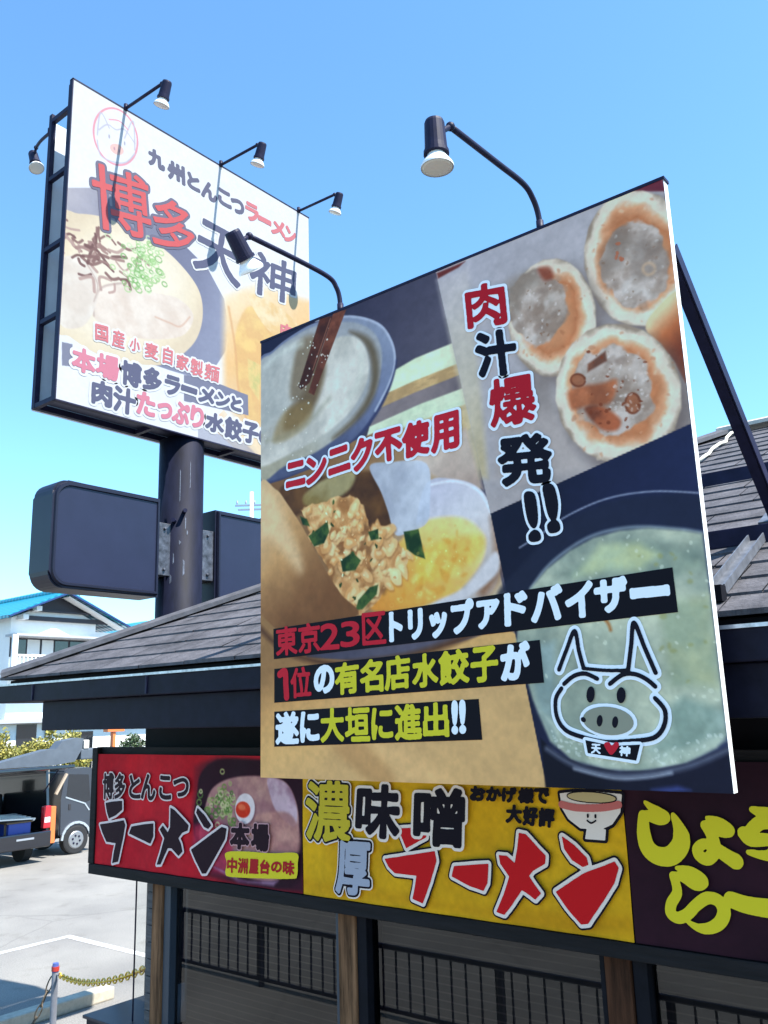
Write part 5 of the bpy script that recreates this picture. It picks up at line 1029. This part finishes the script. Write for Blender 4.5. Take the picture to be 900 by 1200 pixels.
for yy in (9.35, 10.25):
    q = MB(); q.box(VX-1.86, VX-1.75, yy-.14, yy+.14, 1.36, 1.62, .04); q.build('headrest', inner, van)
q = MB(); q.poly([(VX-2.3, VR+.004, 1.15), (VX-.6, VR+.004, 1.15), (VX-.62, VR+.004, 1.7), (VX-2.1, VR+.004, 1.7)]); q.build('side_window', dglass, van)
q = MB(); q.poly([(VX-3.27, VL+.16, 1.18), (VX-3.27, VR-.16, 1.18), (VX-2.6, VR-.16, 1.84), (VX-2.6, VL+.16, 1.84)]); q.build('windscreen', glc, van)
q = MB(); q.box(VX-.05, VX+.14, VL+.03, VR-.01, .33, .66, .03); bump = q.build('bumper', blk, van)
q = MB(); q.box(VX+.142, VX+.15, 10.05, 10.45, .52, .56, .003); q.box(VX+.142, VX+.15, 9.0, 9.5, .5, .54, .003); q.build('bumper_trim', mat('trim_silver', (.4, .42, .46), .3, .6), bump)
q = MB(); q.box(VX-.06, VX+.06, VR-.16, VR+.012, .70, 1.16, .02); tl = q.build('tail_light', redl, van)
q = MB(); q.box(VX+.0605, VX+.066, VR-.14, VR-.01, .82, .93, .002); q.build('clear_lens', redw, tl)
q = MB(); q.bar((VX-.15, (VL+VR)/2, 1.9), (VX+.98, (VL+VR)/2, 2.01), VR-VL-.06, .07, bev=.02); tg = q.build('tailgate', blk, van)
q = MB(); q.box(VX+.5, VX+.53, 9.06, 9.1, 2.0, 2.1); q.box(VX+.5, VX+.54, 8.98, 9.3, 2.1, 2.19, .02); q.build('rear_mirror', inner, tg)
for yy in (VL+.1, VR-.1):
    q = MB(); q.tube([(VX-.1, yy, 1.45), (VX+.45, yy, 1.93)], .014, 8); q.build('gas_strut', navy_metal, tg)
wheel(van, (VX-.55, 10.58, .29), .29, .2, (0, 1, 0)); wheel(van, (VX-3.0, 10.6, .29), .29, .2, (0, 1, 0)); wheel(van, (VX-.55, 8.65, .29), .29, .2, (0, -1, 0))
q = MB(); q.box(VX-.12, VX-.1, 9.9, 10.5, .62, .9, .01); q.build('licence_plate_holder', mat('wood_crate', (.10, .07, .045), .7), van)
# cargo: slatted ramp and blue crate
lr = thing('folding_ramp', 'silver slatted ramp lying in the back of the black minivan', 'ramp', (VX-.4, 9.95, .98))
alu = mat('aluminium', (.55, .58, .62), .3, .7)
for k in range(5):
    q = MB(); q.bar((VX-.75+k*.19, 9.2, 1.0), (VX-.75+k*.19, 10.5, .98-k*.012), .12, .03); q.build('slat', alu, lr)
for yy in (9.24, 10.46):
    q = MB(); q.bar((VX-.85, yy, .975), (VX+.08, yy, .915), .04, .04); q.build('side_rail', alu, lr)
cr_ = thing('crate', 'blue crate under the silver ramp in the minivan', 'crate', (VX-.2, 10.2, .62)); q = MB(); q.box(VX-.5, VX-.02, 9.95, 10.45, .605, .86, .01); q.build('body', mat('blue_plastic', (.02, .05, .28), .5), cr_); q = MB(); q.box(VX-.51, VX-.005, 9.9, 10.5, .861, .895, .008); q.build('rim', mat('brown_rim', (.12, .075, .04), .6), cr_)

trk = thing('crane_truck', 'grey light truck with an orange outrigger and a stowed crane boom beside the minivan', 'truck', (-19.3, 11.9, 0))
TX = -18.75
q = MB(); cp = [(11.36, .42), (11.36, 1.2), (11.42, 1.82), (11.5, 1.88), (12.12, 1.88), (12.2, 1.80), (12.44, 1.15), (12.46, .42)]
q.prism([(TX, y, z) for y, z in cp], (-1.5, 0, 0)); bmesh.ops.bevel(q.bm, geom=[e for e in q.bm.edges], offset=.03, segments=2, affect='EDGES'); cabo = q.build('cab', silver, trk)
q = MB(); q.poly([(TX+.004, 11.5, 1.28), (TX+.004, 11.98, 1.10), (TX+.004, 12.12, 1.14), (TX+.004, 12.05, 1.72), (TX+.004, 11.54, 1.76)]); q.build('side_window', dglass, cabo)
q = MB(); q.poly([(TX-.1, 12.215, 1.74), (TX-1.4, 12.215, 1.74), (TX-1.4, 12.43, 1.22), (TX-.1, 12.43, 1.22)]); q.build('windscreen', dglass, cabo)
q = MB(); q.bar((TX+.006, 11.48, 1.26), (TX+.006, 11.98, 1.08), .01, .03); q.bar((TX+.006, 11.98, 1.08), (TX+.006, 12.1, .92), .01, .03); q.build('window_trim', alu, cabo)
q = MB(); q.box(TX+.002, TX+.02, 12.30, 12.42, .62, .86, .005); q.build('indicator', mat('amber_lens', (.8, .3, .04), .25), cabo)
q = MB(); q.box(TX+.002, TX+.012, 11.56, 11.62, .98, 1.1, .003); q.build('door_handle', inner, cabo)
q = MB(); q.tube([(TX+.02, 12.3, 1.25), (TX+.2, 12.42, 1.32), (TX+.2, 12.42, 1.6)], .015, 6); q.box(TX+.12, TX+.26, 12.40, 12.44, 1.35, 1.66, .01); q.build('wing_mirror', inner, cabo)
q = MB()
for t in range(9):
    a0, a1 = math.pi*t/9, math.pi*(t+1)/9
    q.bar((TX+.012, 11.78+.36*math.cos(a0), .33+.36*math.sin(a0)), (TX+.012, 11.78+.36*math.cos(a1), .33+.36*math.sin(a1)), .05, .045, (1, 0, 0))
q.build('wheel_arch', alu, cabo)
wheel(trk, (TX-.08, 11.78, .31), .31, .2, (1, 0, 0)); wheel(trk, (TX-1.4, 11.78, .31), .31, .2, (-1, 0, 0))
q = MB(); q.box(TX-1.45, TX-.2, 11.0, 12.4, .36, .5); q.build('chassis', inner, trk)
q = MB(); q.box(TX-.02, TX+.1, 11.08, 11.2, .32, 1.1, .01); q.build('outrigger', orng, trk)
q = MB(); q.box(TX-.9, TX-.4, 11.0, 11.3, .5, 1.95, .03); q.build('crane_column', mat('pale_column', (.45, .42, .36), .5), trk)
bm_ = [(9.65, 2.03), (11.15, 2.33), (11.35, 2.33), (11.5, 2.50), (11.9, 2.56), (12.05, 2.54), (12.02, 2.30), (11.85, 2.02), (11.3, 1.965), (9.65, 1.98)]
q = MB(); q.prism([(TX-.6, y, z) for y, z in bm_], (.32, 0, 0)); bo_ = q.build('crane_boom', greyboom, trk)
q = MB(); q.box(TX-.62, TX-.26, 12.06, 12.2, 2.3, 2.5, .02); q.build('pale_hood', mat('pale_hood', (.6, .58, .52), .5), bo_)
q = MB(); q.box(TX-.6, TX-.28, 12.0, 12.75, 2.05, 2.3, .03); q.build('boom_head', greyboom, bo_)
q = MB(); q.box(TX-.5, TX-.3, 12.72, 13.2, 2.66, 2.74, .01); q.box(TX-.46, TX-.34, 12.9, 12.98, 1.95, 2.655, .01); q.build('orange_hook_block', orng, bo_)
q = MB(); q.bar((TX-.4, 9.65, 1.96), (TX-.4, 11.9, 1.92), .05, .04); q.bar((TX+.05, 11.2, 1.35), (TX+.05, 11.45, 1.78), .06, .05); q.build('boom_ram', mat('ram_tan', (.38, .3, .22), .5), bo_)

# ================================================================== house with the blue tiled roof
hs = thing('house', 'two storey white plaster house with a bright blue tiled gable roof', 'house', (-37, 19.5, 0))
HX = -33.1
plaster = mat('white_plaster', (.74, .74, .72), .8, var=.05, scale=3); woodh = mat('house_dark_timber', (.02, .02, .03), .6)
q = MB(); q.prism([(HX, 17.5, 2.9), (HX, 21.3, 2.9), (HX, 21.3, 7.0), (HX, 19.5, 7.8), (HX, 17.5, 7.0)], (-9, 0, 0)); q.box(HX-9, HX+.0, 21.301, 23.4, 2.9, 6.6); q.build('wall', plaster, hs)
q = MB(); q.box(HX-9, HX+1.2, 16.6, 23.2, 0, 2.9); q.build('lower_wall', plaster, hs)
def blue_mat():
    m = bpy.data.materials.new('blue_roof_tile'); m.use_nodes = True; n = m.node_tree; b = n.nodes['Principled BSDF']
    tc = n.nodes.new('ShaderNodeTexCoord'); wv = n.nodes.new('ShaderNodeTexWave'); wv.bands_direction = 'X'; wv.inputs['Scale'].default_value = 1.2; wv.inputs['Distortion'].default_value = .3
    w2 = n.nodes.new('ShaderNodeTexWave'); w2.bands_direction = 'Y'; w2.inputs['Scale'].default_value = 1.1
    cr = n.nodes.new('ShaderNodeValToRGB'); cr.color_ramp.elements[0].color = (.0, .09, .17, 1); cr.color_ramp.elements[1].color = (.015, .31, .42, 1)
    ad = n.nodes.new('ShaderNodeMath'); ad.operation = 'ADD'; ad2 = n.nodes.new('ShaderNodeMath'); ad2.operation = 'MULTIPLY'; ad2.inputs[1].default_value = .5
    n.links.new(tc.outputs['Object'], wv.inputs['Vector']); n.links.new(tc.outputs['Object'], w2.inputs['Vector']); n.links.new(wv.outputs[0], ad.inputs[0]); n.links.new(w2.outputs[0], ad.inputs[1]); n.links.new(ad.outputs[0], ad2.inputs[0]); n.links.new(ad2.outputs[0], cr.inputs[0]); n.links.new(cr.outputs[0], b.inputs['Base Color'])
    bp = n.nodes.new('ShaderNodeBump'); bp.inputs['Strength'].default_value = .8; bp.inputs['Distance'].default_value = .05; n.links.new(ad2.outputs[0], bp.inputs['Height']); n.links.new(bp.outputs[0], b.inputs['Normal']); b.inputs['Roughness'].default_value = .3
    return m
bt_ = blue_mat()
def slope(a, b_, nm, par):   # a ridge (y,z) -> b eave (y,z)
    q = MB(); (y0, z0), (y1, z1) = a, b_
    q.prism([(HX+.75, y0, z0), (HX+.75, y1, z1), (HX+.75, y1, z1-.12), (HX+.75, y0, z0-.12)], (-10, 0, 0)); return q.build(nm, bt_, par)
rf = slope((19.5, 8.18), (17.0, 7.02), 'roof', hs); slope((19.5, 8.18), (22.5, 6.86), 'roof_slope', rf)
q = MB(); q.tube([(HX+.8, 19.5, 8.2), (HX-9.3, 19.5, 8.2)], .13, 10); q.build('ridge_tiles', bt_, rf)
q = MB()
for y1, z1 in ((17.0, 7.02), (22.5, 6.86)): q.bar((HX+.78, 19.5, 8.06), (HX+.78, y1, z1-.06), .06, .14, (1, 0, 0))
q.build('verge_board', mat('verge_blue', (.01, .03, .12), .4), rf)
q = MB()
for y1, z1 in ((22.3, 6.72),): q.bar((HX+.4, 19.6, 7.93), (HX+.4, y1, z1), .5, .04, (0, .4, 1))
q.build('white_soffit', plaster, rf)
q = MB(); q.prism([(HX+.01, 18.3, 7.36), (HX+.01, 20.9, 7.36), (HX+.01, 19.5, 7.95)], (.04, 0, 0)); q.box(HX+.01, HX+.18, 17.9, 21.9, 6.93, 7.10); q.box(HX+.01, HX+.2, 18.1, 21.0, 7.30, 7.36); q.build('gable_timber', woodh, hs)
for yy, z in ((17.85, 7.01), (21.95, 7.0), (18.4, 7.38)):
    q = MB(); q.box(HX+.02, HX+.5, yy-.12, yy+.12, z-.1, z+.1, .02); q.build('beam_end', plaster, hs)
q = MB(); q.box(HX+.01, HX+.9, 17.3, 21.5, 6.22, 6.31); q.build('lower_eave', mat('eave_grey', (.35, .36, .38), .6), hs)
q = MB(); q.box(HX+.005, HX+.03, 17.5, 21.2, 5.45, 6.2); wn = q.build('window', woodh, hs)
for y0, y1, mm in ((17.6, 18.15, dglass), (18.22, 18.75, plaster), (18.85, 19.35, plaster), (19.42, 20.0, dglass), (20.1, 21.1, dglass)):
    q = MB(); q.box(HX+.031, HX+.05, y0, y1, 5.5, 6.16); q.build('pane', mm if mm is dglass else mat('white_shutter', (.55, .57, .58), .6), wn)
q = MB(); q.box(HX+.9, HX+.96, 17.2, 21.5, 5.42, 5.5); q.box(HX+.9, HX+.96, 17.2, 21.5, 5.0, 5.08)
for k in range(26): q.box(HX+.91, HX+.95, 17.25+k*.165, 17.31+k*.165, 5.081, 5.419)
q.box(HX+.9, HX+1.0, 17.1, 17.32, 5.0, 6.25); q.box(HX, HX+1.0, 17.1, 21.5, 4.85, 4.99); q.build('balcony', plaster, hs)
q = MB(); q.box(HX+1.205, HX+1.23, 17.35, 18.15, 1.0, 3.2-.35); q.build('lower_window', dglass, hs)
q = MB(); q.box(HX+1.205, HX+1.23, 19.9, 20.6, .2, 2.5); q.build('front_door', dglass, hs)
q = MB(); q.box(HX+.2, HX+1.6, 16.4, 23.4, 2.901, 3.05); q.build('lower_roof_edge', mat('eave_grey', (.35, .36, .38), .6), hs)
q = MB(); q.box(HX+1.205, HX+1.3, 18.5, 18.75, 2.35, 2.65, .02); q.build('meter_box', mat('meter_grey', (.2, .21, .22), .5), hs)
q = MB(); q.tube([(HX-3, 22.3, 6.7), (HX-3, 22.3, 8.6)], .02, 6); q.build('aerial_mast', navy_metal, hs)
an = thing('annex_house', 'low house wing with light blue tiled roof behind the white plaster house', 'house', (-38.5, 25.5, 0))
q = MB(); q.box(-43, -36.5, 23.5, 29, 0, 6.5); q.build('wall', plaster, an)
q = MB(); q.prism([(-36.0, 22.6, 6.45), (-36.0, 29.6, 6.45), (-36.0, 26, 7.6)], (-7.6, 0, 0)); q.build('roof', bt_, an)

# ------------------------------------------------------------------ hedge: single bushes in front of the house
def leaf_mat(name, c1, c2):
    m = bpy.data.materials.new(name); m.use_nodes = True; n = m.node_tree; b = n.nodes['Principled BSDF']
    vc = n.nodes.new('ShaderNodeVertexColor'); vc.layer_name = 'Col'; cr = n.nodes.new('ShaderNodeValToRGB'); cr.color_ramp.elements[0].color = (*c1, 1); cr.color_ramp.elements[1].color = (*c2, 1)
    n.links.new(vc.outputs[0], cr.inputs[0]); n.links.new(cr.outputs[0], b.inputs['Base Color']); b.inputs['Roughness'].default_value = .55
    return m
LM = leaf_mat('yellow_green_leaf', (.06, .08, .012), (.40, .34, .07)); DM = leaf_mat('dark_leaf', (.015, .035, .012), (.06, .1, .03))
barkm = mat('bark', (.09, .065, .045), .85, var=.4, scale=20)
def bush(label, c, rx, ry, h, n, m, seed, name='bush', cat='bush', group=None, leaf=.075):
    rs = np.random.RandomState(seed); t = thing(name, label, cat, c, group); cx, cy, cz = c
    q = MB()
    for k in range(7):
        a = rs.rand()*6.28; q.tube([(cx+.1*math.cos(a), cy+.1*math.sin(a), cz), (cx+rx*.4*math.cos(a), cy+ry*.4*math.sin(a), cz+h*.5), (cx+rx*.7*math.cos(a), cy+ry*.7*math.sin(a), cz+h*.88)], [.03, .02, .006], 6)
    q.build('stem', barkm, t)
    cl = [(rs.randn(3)*np.array((rx*.45, ry*.45, h*.22))+np.array((cx, cy, cz+h*.58)), .18+.24*rs.rand()) for _ in range(26)]
    V = []; F = []; C = []
    for i in range(n):
        ctr, r = cl[rs.randint(len(cl))]; d = rs.randn(3); d /= np.linalg.norm(d); p = ctr+d*r*(rs.rand()**.4)*np.array((1.2, 1.2, 1))
        if p[2] < cz+.1: continue
        p[2] = min(p[2], cz+h*(1+.08*rs.randn()))
        a = rs.randn(3); a /= np.linalg.norm(a); b_ = np.cross(a, rs.randn(3)); b_ /= np.linalg.norm(b_)+1e-9; s = leaf*(.6+.8*rs.rand())
        k = len(V); V += [p-a*s, p+b_*s*.45, p+a*s, p-b_*s*.45]; F.append((k, k+1, k+2, k+3)); C += [np.clip(.5+.28*rs.randn(), 0, 1)]*4
    me = bpy.data.meshes.new('foliage'); me.from_pydata([tuple(v) for v in V], [], F); me.update()
    at = me.color_attributes.new('Col', 'FLOAT_COLOR', 'POINT'); cc = np.ones((len(V), 4), np.float32); cc[:, :3] = np.array(C)[:, None]; at.data.foreach_set('color', cc.ravel())
    link('foliage', me, m, t); return t
hg = 'clipped bushes in front of the white house'
for k, (yy, h, lb) in enumerate(((14.2, 2.35, 'yellow green bush at the far left edge, behind the minivan'), (15.5, 2.3, 'yellow green bush with bare twigs, left of the taller bush'), (16.7, 2.45, 'round yellow green bush in the middle of the row by the white house'), (17.75, 2.35, 'yellow green bush at the right end of the row, beside the white house door'))):
    bush(lb, (-33.1+.28*(k % 2), yy*1.1333, G0), .7, .8, h*1.1333, 5200, LM, 20+k, group=hg)
bush('dark green shrub growing behind the crane truck by the house corner', (-34.6, 24.5, G0), .57, .57, 2.95, 2600, DM, 41, name='shrub', cat='shrub')

# low block wall along the far edge of the lot
bwm = mat('block_wall_grey', (.30, .29, .27), .85, var=.15, scale=4, bump=.2)
bw = thing('block_wall', 'low grey concrete block wall behind the parked vehicles', 'wall', (-28, 16, 0))
q = MB(); q.box(-28.3, -28.15, -20, 40, 0, 1.2); q.build('blocks', bwm, bw); q = MB(); q.box(-28.33, -28.12, -20, 40, 1.201, 1.26); q.build('coping', bwm, bw)

# ------------------------------------------------------------------ utility pole
up_ = thing('utility_pole', 'distant grey utility pole with crossarms between the roadside sign box and billboard', 'utility pole', (-43.6, 39.85, 0))
cpole = mat('concrete_pole', (.45, .44, .43), .8); c0 = Vector((-43.6, 39.85, 0))
q = MB(); q.tube([c0, c0+Vector((0, 0, 18.0))], [.24, .14], 14); q.build('pole', cpole, up_, smooth=True)
ax = Vector((.77, .64, 0)); 
for z, l in ((17.05, 1.7), (16.75, 1.4)):
    q = MB(); q.bar(c0+Vector((0, 0, z))-ax*.9*l*.75, c0+Vector((0, 0, z))+ax*l, .12, .12); q.build('crossarm', mat('galvanised_arm', (.25, .29, .34), .5, .4), up_)
for k in range(5):
    p = c0+Vector((0, 0, 17.15))+ax*(-1.0+k*.6); q = MB(); q.tube([p, p+Vector((0, 0, .1)), p+Vector((0, 0, .25))], [.05, .08, .05], 8); q.build('insulator', mat('insulator', (.3, .33, .38), .3), up_)
q = MB(); q.bar(c0+Vector((.15, .1, 15.9)), c0+Vector((0, 0, 16.3))+ax*1.3, .08, .08); q.bar(c0+Vector((0, 0, 15.2))+ax*.15, c0+ax*.6+Vector((0, 0, 15.7)), .08, .08); q.build('stay', navy_metal, up_)


# sizes and places of the things across the lot
FAR = 1.1333
def place(o, loc): o.location = loc; o.scale = (FAR,)*3
place(van, (-22.667, 10.993, -0.400))
place(lr, (-21.250, 11.277, 0.711))
place(cr_, (-21.023, 11.560, 0.303))
place(trk, (-21.873, 13.487, -0.400))
place(hs, (-41.933, 22.100, -0.400))
place(an, (-43.633, 28.900, -0.400))
place(bw, (-31.733, 18.133, -0.400))
place(up_, (-49.413, 45.163, -0.400))

# ------------------------------------------------------------------ far hills so that the ground does not end bare
hb = MB(); rs = np.random.RandomState(2); n = 90
hv = [(r_ * math.cos(a), r_*math.sin(a)) for r_ in (1,) for a in np.linspace(0, 2*math.pi, n, endpoint=False)]
lo = [hb.bm.verts.new((900*x_, 900*y_, -1)) for x_, y_ in hv]; hi_ = [hb.bm.verts.new((1150*x_, 1150*y_, 8+18*vnoise(i*.23, 1.7)+8*vnoise(i*.7, 3.3))) for i, (x_, y_) in enumerate(hv)]; bk = [hb.bm.verts.new((1500*x_, 1500*y_, -1)) for x_, y_ in hv]
for i in range(n):
    j = (i+1) % n; hb.bm.faces.new((lo[i], lo[j], hi_[j], hi_[i])); hb.bm.faces.new((hi_[i], hi_[j], bk[j], bk[i]))
hb.build('hills', mat('hill_green', (.06, .085, .06), .9, var=.3, scale=.02), kind='structure')
